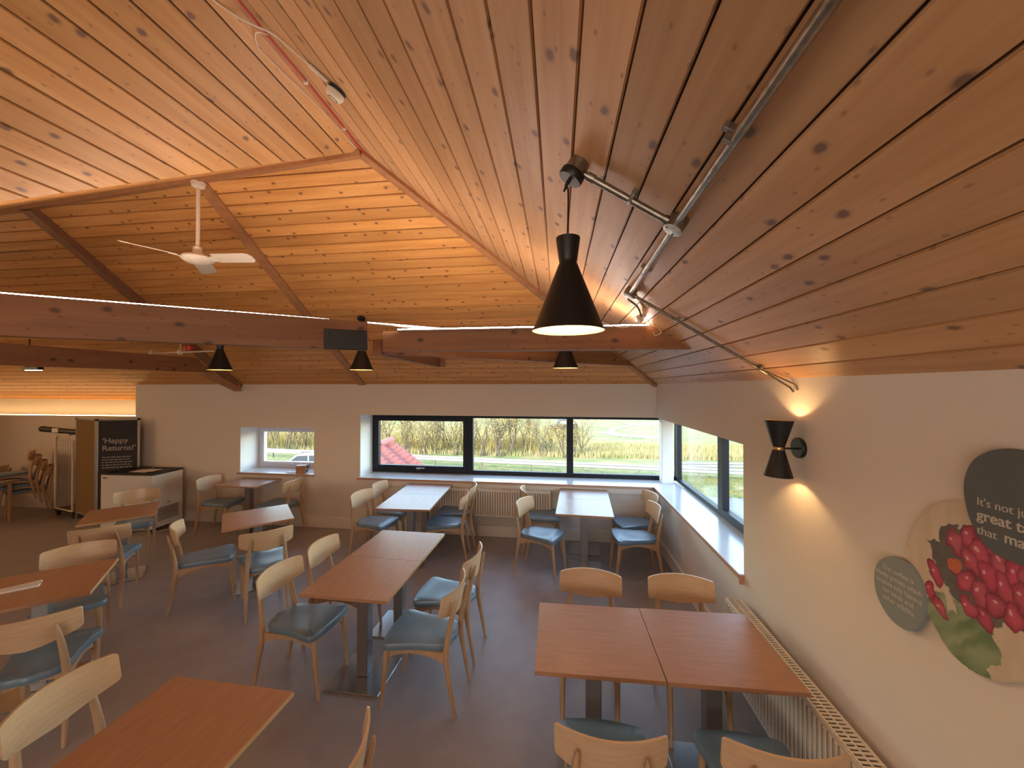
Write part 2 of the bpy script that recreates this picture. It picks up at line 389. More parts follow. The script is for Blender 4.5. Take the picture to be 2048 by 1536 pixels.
# reveal linings (brighter paint), thin boards set into the openings
r = MB(); r.box(OW - 0.004, OW + 0.006, y0 + 0.004, y1 - 0.1, SILL, HEAD)
shear(r).build('trim_1', M_reveal, kind='structure')
r = MB(); r.box(-5.134, -5.122, y0 + 0.004, y1 - 0.02, 0.83, 1.56); r.box(-3.828, -3.816, y0 + 0.004, y1 - 0.02, 0.83, 1.56); r.box(-5.13, -3.82, y0 + 0.004, y1 - 0.02, 1.552, 1.564)
shear(r).build('trim_2', M_reveal, kind='structure')
# skirting
shear(MB().cbox(-7.1, WX, WY - 0.018, WY + 0.005, 0.0, 0.165)).build('baseboard_far', M_skirt, kind='structure')
MB().cbox(WX - 0.018, WX + 0.005, -4.2, WY - 0.018, 0.0, 0.165).build('baseboard_right', M_skirt, kind='structure')
# picture-rail-like cove below the eaves of the right wall
MB().box(WX - 0.008, WX + 0.004, -4.2, 2.62, 2.185, ZT + 0.01).build('trim_3', M_wall, kind='structure')
# sills
s = MB(); s.cbox(OW - 0.03, WX + 0.33, WY - 0.035, WY + 0.44, SILL - 0.03, SILL, 0.003)
sl = shear(s).build('trim_4', M_sill, kind='structure')
shear(MB().box(OW - 0.032, WX - 0.03, WY - 0.038, WY - 0.034, SILL - 0.032, SILL - 0.004)).build('sill_edge', M_silledge, sl)
shear(MB().box(OW, WX - 0.03, WY - 0.02, WY + 0.01, SILL - 0.115, SILL - 0.03)).build('sill_apron', M_wall, sl)
s = MB(); s.cbox(WX - 0.035, WX + 0.40, RE - 0.0, WY - 0.036, SILL - 0.03, SILL, 0.003)
sr = s.build('trim_5', M_sill, kind='structure')
MB().box(WX - 0.038, WX - 0.034, RE - 0.002, WY - 0.036, SILL - 0.032, SILL - 0.004).build('sill_edge', M_silledge, sr)
MB().box(WX - 0.036, WX + 0.002, RE - 0.012, RE, SILL - 0.07, SILL - 0.002).build('sill_end', M_silledge, sr)
s = MB(); s.cbox(-5.15, -3.80, WY - 0.03, WY + 0.46, 0.80, 0.83, 0.003)
ss = shear(s).build('trim_6', M_sill, kind='structure')
shear(MB().box(-5.152, -3.798, WY - 0.033, WY - 0.029, 0.80, 0.826)).build('sill_edge', M_silledge, ss)
# corner post on the sill
post = MB().cbox(1.50, 1.66, 5.78, 5.94, SILL, HEAD, 0.004).build('trim_7', M_reveal, kind='structure')

# windows --------------------------------------------------------------
def ring(b, x0, x1, z0, z1, y0, y1, t):
    b.box(x0, x0 + t, y0, y1, z0, z1); b.box(x1 - t, x1, y0, y1, z0, z1); b.box(x0 + t, x1 - t, y0, y1, z0, z0 + t); b.box(x0 + t, x1 - t, y0, y1, z1 - t, z1)
FY0, FY1 = WY + 0.40, WY + 0.475
wf = MB(); ring(wf, OW, WX + 0.44, SILL, HEAD, FY0, FY1, 0.065)
for x in (-1.395, 0.19): wf.box(x - 0.05, x + 0.05, FY0, FY1, SILL + 0.06, HEAD - 0.06)
win = shear(wf).build('window_1', M_frame, kind='structure')
sb = MB(); ring(sb, OW + 0.065, -1.445, SILL + 0.065, HEAD - 0.065, FY0 - 0.02, FY1 - 0.02, 0.055); sash = shear(sb).build('opening_sash', M_frame, win)
for a, b_ in ((OW + 0.12, -1.50), (-1.345, 0.14), (0.24, WX + 0.375)):
    shear(MB().box(a, b_, FY0 + 0.03, FY0 + 0.045, SILL + 0.06, HEAD - 0.06)).build('pane', M_glass, win)
hd = MB(); hx, hz = -2.24, SILL + 0.085
hd.cbox(hx - 0.03, hx + 0.03, FY0 - 0.045, FY0 - 0.02, hz - 0.02, hz + 0.012, 0.003); hd.cbox(hx - 0.03, hx + 0.11, FY0 - 0.06, FY0 - 0.045, hz - 0.006, hz + 0.012, 0.003)
shear(hd).build('handle', M_alu, sash)
FX0, FX1 = WX + 0.375, WX + 0.445
def ringx(b, y0, y1, z0, z1, x0, x1, t, tz=None):
    tz = tz or t
    b.box(x0, x1, y0, y0 + t, z0, z1); b.box(x0, x1, y1 - t, y1, z0, z1); b.box(x0, x1, y0 + t, y1 - t, z0, z0 + tz); b.box(x0, x1, y0 + t, y1 - t, z1 - tz, z1)
wf = MB(); ringx(wf, 2.9, 6.02, SILL, HEAD, FX0, FX1, 0.09, 0.05); wf.box(FX0, FX1, 4.36, 4.48, SILL + 0.05, HEAD - 0.05)
win2 = wf.build('window_2', M_frame, kind='structure')
sb = MB(); ringx(sb, 2.99, 4.36, SILL + 0.05, HEAD - 0.05, FX0 - 0.02, FX1 - 0.02, 0.05); sb.build('opening_sash', M_frame, win2)
for a, b_ in ((3.02, 4.33), (4.48, 5.93)):
    MB().box(FX0 + 0.03, FX0 + 0.045, a, b_, SILL + 0.05, HEAD - 0.05).build('pane', M_glass, win2)
wf = MB(); ring(wf, -5.12, -3.83, 0.83, 1.55, y1 - 0.10, y1 - 0.02, 0.06)
win3 = shear(wf).build('window_3', M_wframe, kind='structure')
sb = MB(); ring(sb, -5.06, -3.89, 0.89, 1.49, y1 - 0.12, y1 - 0.05, 0.045); sh3 = shear(sb).build('opening_sash', M_wframe, win3)
shear(MB().box(-5.02, -3.93, y1 - 0.08, y1 - 0.068, 0.93, 1.45)).build('pane', M_glass, win3)
hd = MB(); hd.cbox(-4.50, -4.44, y1 - 0.14, y1 - 0.12, 0.885, 0.92, 0.003); hd.cbox(-4.56, -4.42, y1 - 0.155, y1 - 0.14, 0.897, 0.915, 0.003)
shear(hd).build('handle', M_wframe, sh3)

# ------------------------------------------------------------------ beams and their lights
def beam(name, a, b, wd, hh, m, label, cat='beam', group=None):
    """bottom centre line a -> b, end points in world"""
    a, b = Vector(a), Vector(b); o = empty(name, a, 0, label, cat, group)
    t = (b - a); L = t.length; M = frame_to((0, 0, 0), t.normalized().cross(Vector((0, 0, 1))).cross(t), t)
    return o, M, L
def uvproj(ob, ud, vd):
    me = ob.data; ul = me.uv_layers.new(name='UVMap'); ud = Vector(ud).normalized(); vd = Vector(vd); sd_ = ud.cross(vd)
    for lp in me.loops:
        co = me.vertices[lp.vertex_index].co; ul.data[lp.index].uv = (co.dot(ud), co.dot(vd) + co.dot(sd_) * 0.7)
    return ob
def horiz(o, a, b, wd, hh, name='timber', m=None, ca=0.0, cb_=0.0, z0=0.0):
    """beam body with ends cut back at the top by ca / cb_"""
    a, b = Vector(a), Vector(b); t = (b - a).normalized(); s = Vector((-t.y, t.x, 0)).normalized() * (wd / 2); L = (b - a).length
    P = [a, b, b - t * cb_ + Vector((0, 0, hh)), a + t * ca + Vector((0, 0, hh))]
    loc = o.location
    return uvproj(MB().prism([p - s - loc for p in P], s * 2).build(name, m or M_beam, o), t, (0, 0, 1))
BZ = 2.488
HUB = Vector((-1.40, 2.99, BZ))
# east tie beam with LED
a = Vector((-1.40, 3.00, BZ)); b = Vector((0.99, 3.03, BZ))
be = empty('ceiling_tie_beam', a, 0, 'orange-brown timber tie beam running behind the nearest pendant lamp to the right slope', 'beam', 'tie beams of the roof')
horiz(be, a, b, 0.09, 0.165, cb_=0.27)
la = empty('led_strip_light', (-1.27, 2.955, 2.655), 0, 'short glowing LED strip on the tie beam behind the nearest pendant lamp', 'strip light', 'LED strips on the tie beams')
MB().box(0, 1.94, -0.012, 0.018, 0, 0.006).build('profile', M_ledhouse, la); MB().box(0, 1.94, -0.010, 0.006, 0.006, 0.014).build('diffuser', M_led, la)
# south-west beam with LED (runs from beyond the steel plate towards the left foreground)
d1 = Vector((-3.185, 1.848, 0)) - Vector((-1.447, 2.797, 0)); d1.normalize()
p0 = Vector((-1.447, 2.797, BZ)) ; p1 = p0 + d1 * 3.4; p1.z += 0.02
bs = empty('ceiling_tie_beam', p0, 0, 'deep timber tie beam crossing the left side of the room under the long LED strip', 'beam', 'tie beams of the roof')
s_ = Vector((-d1.y, d1.x, 0)) * 0.09
P = [p0, p1, p1 + Vector((0, 0, 0.262)), p0 + Vector((0, 0, 0.215))]
uvproj(MB().prism([p - p0 for p in P], -s_ if s_.y < 0 else s_).build('timber', M_beam, bs), d1, (0, 0, 1))
q0 = p0 - d1 * 0.62 + Vector((0, 0.03, 0.190)); q1 = p1 + Vector((0, 0.01, 0.262)); t = (q1 - q0); Lq = t.length
ls = empty('led_strip_light', q0, 0, 'long glowing LED strip running to the left edge on the deep tie beam', 'strip light', 'LED strips on the tie beams')
Mq = frame_to((0, 0, 0), Vector((0, 0, 1)), t); Mq = frame_to((0, 0, 0), t.cross(Vector((0, 0, 1))).cross(t), t)
MB().box(0, Lq, -0.012, 0.012, 0.0, 0.006, M=Mq).build('profile', M_ledhouse, ls); MB().box(0, Lq, -0.010, 0.008, 0.006, 0.012, M=Mq).build('diffuser', M_led, ls)
# steel joint plate
pl = empty('beam_joint_plate', (-1.62, 2.70, BZ), 0, 'black steel joint plate bolted where the tie beams meet', 'plate')
nb_ = Vector((d1.y, -d1.x, 0)); cb2 = nb_.dot(p0)
c0 = hit(648, 684, nb_, cb2); c1 = hit(735, 684, nb_, cb2); base = Vector((c0.x, c0.y, BZ)); pl.location = base
Wp = (Vector((c1.x, c1.y, 0)) - Vector((c0.x, c0.y, 0))).length; Mp = frame_to((0, 0, 0), (0, 0, 1), -d1)
MB().cbox(0, Wp, -0.018, -0.006, -0.004, 0.146, 0.003, M=Mp).build('plate', M_black, pl)
for ix in (0.035, Wp - 0.035):
    for iz in (0.03, 0.11):
        MB().lathe([(0.009, 0), (0.009, 0.006), (0.0, 0.008)], 6, M=Mp @ T(ix, -0.018, iz) @ Matrix.Rotation(R(90), 4, 'X')).build('bolt', M_dark, pl)
# north-east beam below the hip, north beam, far left beam
def simple_beam(a, b, wd, hh, label, ca=0.0, cb_=0.0, name='ceiling_tie_beam'):
    o = empty(name, a, 0, label, 'beam', 'tie beams of the roof'); horiz(o, a, b, wd, hh, ca=ca, cb_=cb_); return o
simple_beam((-1.45, 3.12, BZ - 0.005), (1.00, 5.2, BZ - 0.005), 0.075, 0.16, 'timber tie beam running to the far right corner behind the lit beam', cb_=0.25)
nb = simple_beam((-1.55, 3.16, BZ - 0.005), (-1.62, 5.20, BZ - 0.005), 0.075, 0.13, 'timber tie beam running straight back from the steel plate to the far slope', cb_=0.2)
MB().cbox(-0.12, 0.02, 1.90, 1.96, 0.0, 0.12, 0.003).build('hanger_block', M_trim, nb)
simple_beam((-5.0, 2.55, 2.40), (-5.12, 5.12, 2.42), 0.09, 0.20, 'purple-brown timber tie beam at far left above the stacked chairs', cb_=0.25)
rb = hit(450, 783, (0, 1, 0), 5.52)
re_ = empty('rafter_foot', rb, 0, 'sawn timber rafter foot resting on top of the far wall', 'beam')
MB().prism([(0.05, 0.12, 0.0), (-0.12, -0.35, 0.26), (-0.12, -0.35, 0.34), (0.05, 0.12, 0.14)], (0.11, 0, 0)).build('timber', M_trim, re_)
w2 = simple_beam((-11.0, 4.2, 2.46), (-5.2, 2.75, 2.46), 0.09, 0.18, 'timber tie beam crossing the left recess in front of the lit ceiling')

# ------------------------------------------------------------------ pendants
def pendant_parts(root, ceil_pt, nrm, with_box):
    """root sits at the rim centre of the shade"""
    prof = [(0.1366, 0.0), (0.120, 0.036), (0.036, 0.250), (0.0325, 0.258), (0.0345, 0.268), (0.0455, 0.348), (0.0455, 0.352), (0.006, 0.352)]
    MB().lathe(prof, 40, cap=False).build('shade', M_black, root)
    MB().lathe([(0.1345, 0.0015), (0.117, 0.036), (0.034, 0.246), (0.004, 0.252)], 40, cap=False).build('shade_lining', M_lining, root)
    MB().lathe([(0.1346, 0.0), (0.1367, 0.0), (0.1367, 0.0015), (0.1346, 0.0015)], 40, cap=False).build('rim', M_black, root)
    MB().lathe([(0.0, 0.115), (0.022, 0.122), (0.03, 0.145), (0.022, 0.175), (0.013, 0.2), (0.013, 0.23), (0, 0.232)], 16, cap=False).build('bulb', M_bulb, root)
    c = Vector(ceil_pt) - root.location; nn = Vector(nrm).normalized()
    Mr = frame_to(c, nn)
    off = 0.045 if with_box else 0.0
    if with_box: MB().lathe([(0.038, -0.01), (0.04, 0.045)], 28, M=Mr).build('junction_box', M_galv, root)
    MB().lathe([(0.045, off), (0.047, off + 0.004), (0.047, off + 0.026), (0.044, off + 0.03), (0.006, off + 0.031)], 36, M=Mr).build('ceiling_rose', M_black, root)
    e = c + nn * (off + 0.03)
    MB().tube([e - nn * 0.002, e + nn * 0.028], [0.008, 0.006], 10).build('cord_grip', M_black, root)
    MB().tube(curve_pts([e + nn * 0.02, e + nn * 0.04 + Vector((0, 0, -0.008)), Vector((0.0, 0.0, (c.z + off) * 0.80)), (0, 0, 0.42), (0, 0, 0.35)], 6), 0.0032, 8).build('cord', M_black, root)
PG = 'black double-cone pendant lamps'
def pendant(x, y, z, label, nrm, onfn, box=False, energy=5, ceil_pt=None):
    o = empty('pendant_lamp', (x, y, z), 0, label, 'pendant lamp', PG)
    pendant_parts(o, ceil_pt or onfn(x, y), nrm, box)
    light('POINT', 'pendant_bulb_light', (x, y, z + 0.085), energy, WARM, radius=0.025)
    return o
pendant(0.040, 1.465, 2.413, 'large black pendant lamp nearest the camera, hanging from the galvanised conduit', NR, None, True, 9, onR(0.085, 1.452))
pendant(0.085, 4.11, 2.405, 'small black pendant lamp hanging above the table in front of the wide window', NF, onF, energy=5)
pendant(-2.33, 4.36, 2.41, 'black pendant lamp hanging just right of centre-left, below the steel joint plate', NF, onF, energy=5)
pendant(-4.14, 4.29, 2.416, 'leftmost small black pendant lamp, in front of the far-left rafter foot', NF, onF, energy=5)

# ------------------------------------------------------------------ ceiling fan
fc = ridge_at(-2.97) + Vector((0, 0, -0.045))
fan = empty('ceiling_fan', (fc.x, fc.y, 3.28), 0, 'cream three-blade ceiling fan hanging on a rod from the ridge', 'ceiling fan')
hz = fc.z - 3.28
MB().lathe([(0.052, hz), (0.052, hz - 0.012), (0.045, hz - 0.035), (0.016, hz - 0.05)], 24).build('canopy', M_cream, fan)
MB().tube([(0, 0, 0.05), (0, 0, hz - 0.03)], 0.0145, 14).build('rod', M_cream, fan)
MB().lathe([(0.0, 0.085), (0.032, 0.085), (0.034, 0.045), (0.04, 0.03), (0.10, 0.012), (0.118, -0.006), (0.118, -0.012), (0.10, -0.03), (0.075, -0.045), (0.03, -0.055), (0.0, -0.056)], 32, cap=False).build('motor', M_cream, fan)
for ang in (6.75 - 1, 6.75 + 119, 6.75 + 237):
    Mb = RZ(R(ang)) @ Matrix.Rotation(R(-16), 4, 'X')
    b = MB(); pts = [(0.15, -0.06), (0.42, -0.066), (0.455, -0.055), (0.472, -0.02), (0.468, 0.03), (0.44, 0.058), (0.15, 0.055)]
    b.prism([(x, y, -0.012) for x, y in pts], (0, 0, 0.006), M=Mb)
    bl = b.build('blade', M_cream, fan)
    MB().prism([(x, y, -0.018) for x, y in ((0.09, -0.022), (0.17, -0.04), (0.19, 0.0), (0.17, 0.04), (0.09, 0.022))], (0, 0, 0.006), M=Mb).build('blade_bracket', M_cream, bl)

# ------------------------------------------------------------------ conduit on the right slope
def offR(x, y, d=0.032): return onR(x, y) + Vector(NR).normalized() * d
con = empty('conduit_run', onR(0.445, 1.465), 0, 'galvanised metal conduit with round junction boxes clipped to the right ceiling slope', 'conduit')
L0 = con.location
def ctube(pts, name='pipe', r=0.0135): return MB().tube([Vector(p) - L0 for p in pts], r, 14).build(name, M_galv, con)
ctube([offR(0.425, -1.2), offR(0.445, 1.435)]); ctube([offR(0.446, 1.49), offR(0.462, 2.43)])
ctube([offR(0.42, 1.462), offR(0.118, 1.453)])
ctube(curve_pts([offR(0.485, 2.47, 0.026), offR(0.7, 2.49, 0.02), offR(1.29, 2.53, 0.02)], 2), r=0.009)
ctube([offR(1.29, 2.53, 0.02), Vector((1.348, 2.42, 2.20)), Vector((1.355, 2.40, 2.175))], r=0.006)
ctube([offR(1.27, 2.50, 0.02), Vector((1.360, 2.385, 2.215)), Vector((1.362, 2.375, 2.185))], r=0.004)
ctube(curve_pts([offR(0.455, 2.48, 0.028), offR(0.47, 2.58, 0.03), offR(0.54, 2.66, 0.02), offR(0.60, 2.78, 0.03)], 5), r=0.008)
for x, y, nm in ((0.446, 1.465, 0), (0.463, 2.452, 1)):
    Mj = frame_to(onR(x, y) - L0, NR)
    MB().lathe([(0.036, 0.0), (0.036, 0.05)], 28, M=Mj).build('junction_box', M_galv, con)
    MB().lathe([(0.034, 0.05), (0.036, 0.051), (0.036, 0.054), (0.034, 0.055), (0.0, 0.0555)], 28, M=Mj, cap=False).build('lid', M_galvlid, con)
    for q in (-0.022, 0.022): MB().lathe([(0.0035, 0.055), (0.0035, 0.058), (0, 0.0585)], 8, M=Mj @ T(q, 0.01, 0)).build('screw', M_dark, con)
for x, y, along in ((0.431, 0.98, 1), (0.455, 2.02, 1), (0.285, 1.458, 0), (0.75, 2.495, 0), (1.24, 2.525, 0)):
    Ms = frame_to(onR(x, y) - L0, NR, (0, 1, 0) if along else (1, 0, -K))
    MB().cbox(-0.008, 0.008, -0.03, 0.03, 0.0, 0.02, 0.002, M=Ms).cbox(-0.007, 0.007, -0.0145, 0.0145, 0.018, 0.046 if along or x < 0.6 else 0.032, 0.002, M=Ms).build('saddle_clamp', M_galv, con)
for x, y, axx in ((0.445, 1.44, 0), (0.455, 1.492, 0), (0.462, 2.425, 0), (0.418, 1.461, 1), (0.142, 1.453, 1), (0.49, 2.47, 1)):
    t_ = (offR(x, y + 0.012) - offR(x, y - 0.012)) if not axx else (offR(x + 0.012, y) - offR(x - 0.012, y))
    c_ = offR(x, y) if x < 0.48 else offR(x, y, 0.026)
    MB().tube([c_ - t_ * 0.5 - L0, c_ + t_ * 0.5 - L0], 0.0170, 14).build('coupler', M_galv, con)
# sensor at the end of the conduit, its flex
sp = offR(0.615, 2.83, 0.0)
sen = empty('ceiling_sensor', sp, 0, 'small white round sensor with curled flex above the right end of the LED strip', 'sensor')
Ms = frame_to((0, 0, 0), (NR + Vector((-0.5, -0.2, 0))), None)
MB().lathe([(0.016, -0.01), (0.018, 0.03), (0.030, 0.032), (0.031, 0.062), (0.024, 0.066), (0, 0.067)], 22, M=Ms).build('body', M_cream, sen)
MB().tube(curve_pts([(0.02, 0, -0.03), (0.06, 0.02, -0.075), (0.10, 0.03, -0.09), (0.13, 0.06, -0.12), (0.09, 0.07, -0.14), (0.08, 0.06, -0.115)], 6), 0.003, 8).build('flex', M_cream, sen)
MB().tube(curve_pts([(-0.02, 0, -0.03), (-0.12, 0.05, -0.08), (-0.22, 0.06, -0.06), (-0.3, 0.06, -0.03)], 6), 0.003, 8).build('flex', M_cream, sen)

# ------------------------------------------------------------------ smoke detector and ridge cables
sd = onR(-1.19, 1.96)
smk = empty('smoke_detector', sd, 0, 'cream round smoke detector on the slope beside the wing ridge', 'detector')
Ms = frame_to((0, 0, 0), NR)
MB().lathe([(0.047, 0.0), (0.047, 0.02)], 30, M=Ms).build('base', M_dark, smk)
MB().lathe([(0.049, 0.02), (0.050, 0.035), (0.042, 0.05), (0.03, 0.056), (0.0, 0.057)], 30, M=Ms, cap=False).build('cover', M_cream, smk)
MB().lathe([(0.024, 0.0560), (0.027, 0.0560), (0.027, 0.0580), (0.024, 0.0580)], 30, M=Ms, cap=False).build('vent_ring', M_dark, smk)
Lc = APEX
MB().tube(curve_pts([(APEX.x + 0.03, y, APEX.z - 0.035 - 0.004 * math.sin(y * 5)) for y in [2.74 - 0.25 * i for i in range(18)]], 3), 0.006, 8).build('red_cable', M_red, label='red alarm cable clipped along the wing ridge', cat='cable')
wc = [(-1.205, 1.90), (-1.26, 1.83), (-1.32, 1.77), (-1.38, 1.72)]
pts = [onR(x, y) + NR * 0.012 for x, y in wc] + [Vector((-1.455, 1.69, 3.955)), onL(-1.52, 1.63) + NL * 0.01, onL(-1.55, 1.50) + NL * 0.008, onL(-1.56, 1.2) + NL * 0.008, onL(-1.56, 0.3) + NL * 0.008]
wcab = MB().tube(curve_pts(pts, 6), 0.0045, 8).build('white_cable', M_cream, label='cream cable from the smoke detector crossing the ridge onto the left slope', cat='cable')
MB().tube(curve_pts([Vector((-1.43, 1.74, 3.955)), onL(-1.50, 1.74) + NL * 0.014, onL(-1.535, 1.80) + NL * 0.01, onL(-1.53, 1.9) + NL * 0.006, onL(-1.50, 2.3) + NL * 0.005, onL(-1.49, 2.70) + NL * 0.005], 6), 0.003, 8).build('white_cable', M_cream, label='thin white cable running beside the red cable to the ridge end', cat='cable')
MB().tube([onR(-1.21, 1.90) + NR * 0.012, onR(-1.265, 1.83) + NR * 0.012], 0.010, 10).build('cable_sleeve', M_cream, wcab)
for y in (0.9, 1.25, 1.55, 2.05, 2.45):
    MB().box(-0.012, 0.012, -0.006, 0.006, -0.046, -0.02, M=T(APEX.x + 0.03, y, APEX.z)).build('cable_clip', M_cream, wcab)

# ------------------------------------------------------------------ wall lamp
wlmp = empty('wall_lamp', (WX, 2.37, 1.852), 0, 'black double-cone up and down wall lamp on the right wall', 'wall lamp')
MB().lathe([(0.056, 0), (0.058, 0.003), (0.058, 0.02), (0.055, 0.024), (0.0, 0.0245)], 36, M=frame_to((0, 0, 0.004), (-1, 0, 0)), cap=False).build('back_plate', M_black, wlmp)
MB().tube([(-0.02, 0, 0), (-0.10, 0, 0)], 0.0055, 10).build('arm', M_black, wlmp)
for sg, tl, nm in ((1, 2.0, 'upper'), (-1, 2.0, 'lower')):
    Mx = T(-0.118, 0, 0) @ Matrix.Rotation(R(tl), 4, 'Y') @ Matrix.Rotation(R(-1.5), 4, 'X')
    MB().lathe([(0.029, 0.008 * sg), (0.073, 0.160 * sg)], 36, M=Mx, cap=False).build('shade', M_black, wlmp)
    MB().lathe([(0.0, 0.012 * sg), (0.0275, 0.012 * sg), (0.0715, 0.160 * sg), (0.073, 0.160 * sg)], 36, M=Mx, cap=False).build('shade_lining', M_brass, wlmp)
    MB().lathe([(0, 0.05 * sg), (0.014, 0.055 * sg), (0.017, 0.07 * sg), (0.012, 0.085 * sg), (0, 0.088 * sg)], 14, M=Mx, cap=False).build('bulb', M_bulb, wlmp)
MB().lathe([(0.0295, -0.009), (0.030, -0.008), (0.030, 0.008), (0.0295, 0.009)], 32, M=T(-0.118, 0, 0) @ Matrix.Rotation(R(2), 4, 'Y')).build('brass_ring', M_brass, wlmp)
light('POINT', 'wall_lamp_up_light', (WX - 0.113, 2.372, 1.852 + 0.105), 3.3, (1, 0.64, 0.28), radius=0.012)
light('POINT', 'wall_lamp_down_light', (WX - 0.121, 2.368, 1.852 - 0.105), 3.3, (1, 0.64, 0.28), radius=0.012)

# ------------------------------------------------------------------ tables
def make_table(name, cx, cy, rz, w_, d_, label, group, cross=False, scx=0.0, scy=0.0):
    o = empty(name, (cx, cy, 0), rz, label, 'table', group)
    MB().cbox(-w_ / 2, w_ / 2, -d_ / 2, d_ / 2, 0.7275, 0.75, 0.0015).build('tabletop', M_topx if cross else M_top, o)
    t = 0.0012
    MB().box(-w_ / 2 - t, -w_ / 2 + 0.001, -d_ / 2 + 0.002, d_ / 2 - 0.002, 0.729, 0.7485).build('edge_banding', M_edge, o)
    MB().box(w_ / 2 - 0.001, w_ / 2 + t, -d_ / 2 + 0.002, d_ / 2 - 0.002, 0.729, 0.7485).build('edge_banding', M_edge, o)
    MB().cbox(-0.14, 0.14, -0.14, 0.14, 0.7195, 0.7275, 0.002).build('top_bracket', M_dark, o)
    MB().cbox(-0.043, 0.043, -0.043, 0.043, 0.012, 0.72, 0.004).build('column', M_column, o)
    MB().cbox(-0.21 + scx, 0.21 + scx, -0.20 + scy, 0.20 + scy, 0.0, 0.012, 0.003).build('base_plate', M_steel, o)
    return o
G2 = 'square cafe tables pushed together in pairs'; G1 = 'square cafe tables standing singly'
make_table('cafe_table', -1.471, 2.816, R(-1.8), 0.657, 0.612, 'front half of the centre table pair, wooden top on a steel column', G2)
make_table('cafe_table', -1.4515, 3.430, R(-1.8), 0.655, 0.614, 'rear half of the centre table pair, wooden top on a steel column', G2)
make_table('cafe_table', -1.858, 4.732, R(2.4), 0.665, 0.648, 'front half of the table pair below the left end of the wide window', G2)
make_table('cafe_table', -1.883, 5.336, R(2.4), 0.665, 0.556, 'rear half of the table pair below the left end of the wide window', G2)
make_table('cafe_table', 0.320, 4.752, R(-3.3), 0.655, 0.633, 'front half of the table pair in the far right corner', G2)
make_table('cafe_table', 0.353, 5.328, R(-3.3), 0.655, 0.518, 'rear half of the table pair in the far right corner', G2)
make_table('cafe_table', 0.205, 2.298, R(0.4), 0.648, 0.632, 'left half of the large front table pair beside the right radiator', G2, True)
make_table('cafe_table', 0.862, 2.306, R(0.7), 0.652, 0.640, 'right half of the large front table pair, touching the radiator wall side', G2, True)
make_table('cafe_table', -3.36, 3.985, R(43), 0.645, 0.645, 'single table turned at an angle left of the centre table pair', G1)
make_table('cafe_table', -5.03, 3.92, R(-45), 0.62, 0.62, 'single angled table in front of the white chest freezer', G1)
make_table('cafe_table', -4.70, 5.40, R(-1), 0.67, 0.52, 'single table standing under the small white window', G1)
make_table('cafe_table', -3.755, 2.41, R(40), 0.655, 0.66, 'angled table at the left edge with a white napkin on it', G1)
make_table('cafe_table', -1.59, 1.40, R(-2), 0.655, 0.65, 'nearest single table at the bottom left of the view', G1)

# ------------------------------------------------------------------ chairs
def seat_outline(k=1.0, n=6):
    pts = [(-0.225, 0.222), (0.225, 0.222), (0.145, -0.25), (-0.145, -0.25)]; rr = [0.07, 0.07, 0.10, 0.10]; out = []
    for i in range(4):
        p = Vector(pts[i]); a = (Vector(pts[i - 1]) - p).normalized(); b = (Vector(pts[(i + 1) % 4]) - p).normalized()
        for j in range(n + 1):
            t = j / n; s0 = p + a * rr[i]; s1 = p + b * rr[i]
            out.append(((1 - t) ** 2) * s0 + 2 * t * (1 - t) * p + t * t * s1)
        e = p + b * rr[i]; q = Vector(pts[(i + 1) % 4]); f = q + (p - q).normalized() * rr[(i + 1) % 4]
        for j in range(1, 5):
            c = e + (f - e) * (j / 5); nrm = Vector(((q - p).y, -(q - p).x)).normalized(); bow = 0.014 * math.sin(math.pi * j / 5)
            if i in (0,): c = c + Vector((0, 1)) * bow
            elif i == 2: c = c + Vector((0, -1)) * bow
            else: c = c - Vector((math.copysign(1, c.x), 0)) * bow * 0.8
            out.append(c)
    return [(p.x * k, p.y * k) for p in out]
def seat_top(x, y):
    s = abs(x) / 0.22
    return 0.470 - 0.012 * (1 - min(s, 1) ** 2) * (0.5 + 0.5 * math.cos(min(abs(y + 0.03) / 0.25, 1) * math.pi)) + (-0.012 if y > 0.16 else 0) * ((y - 0.16) / 0.06 if y > 0.16 else 0)
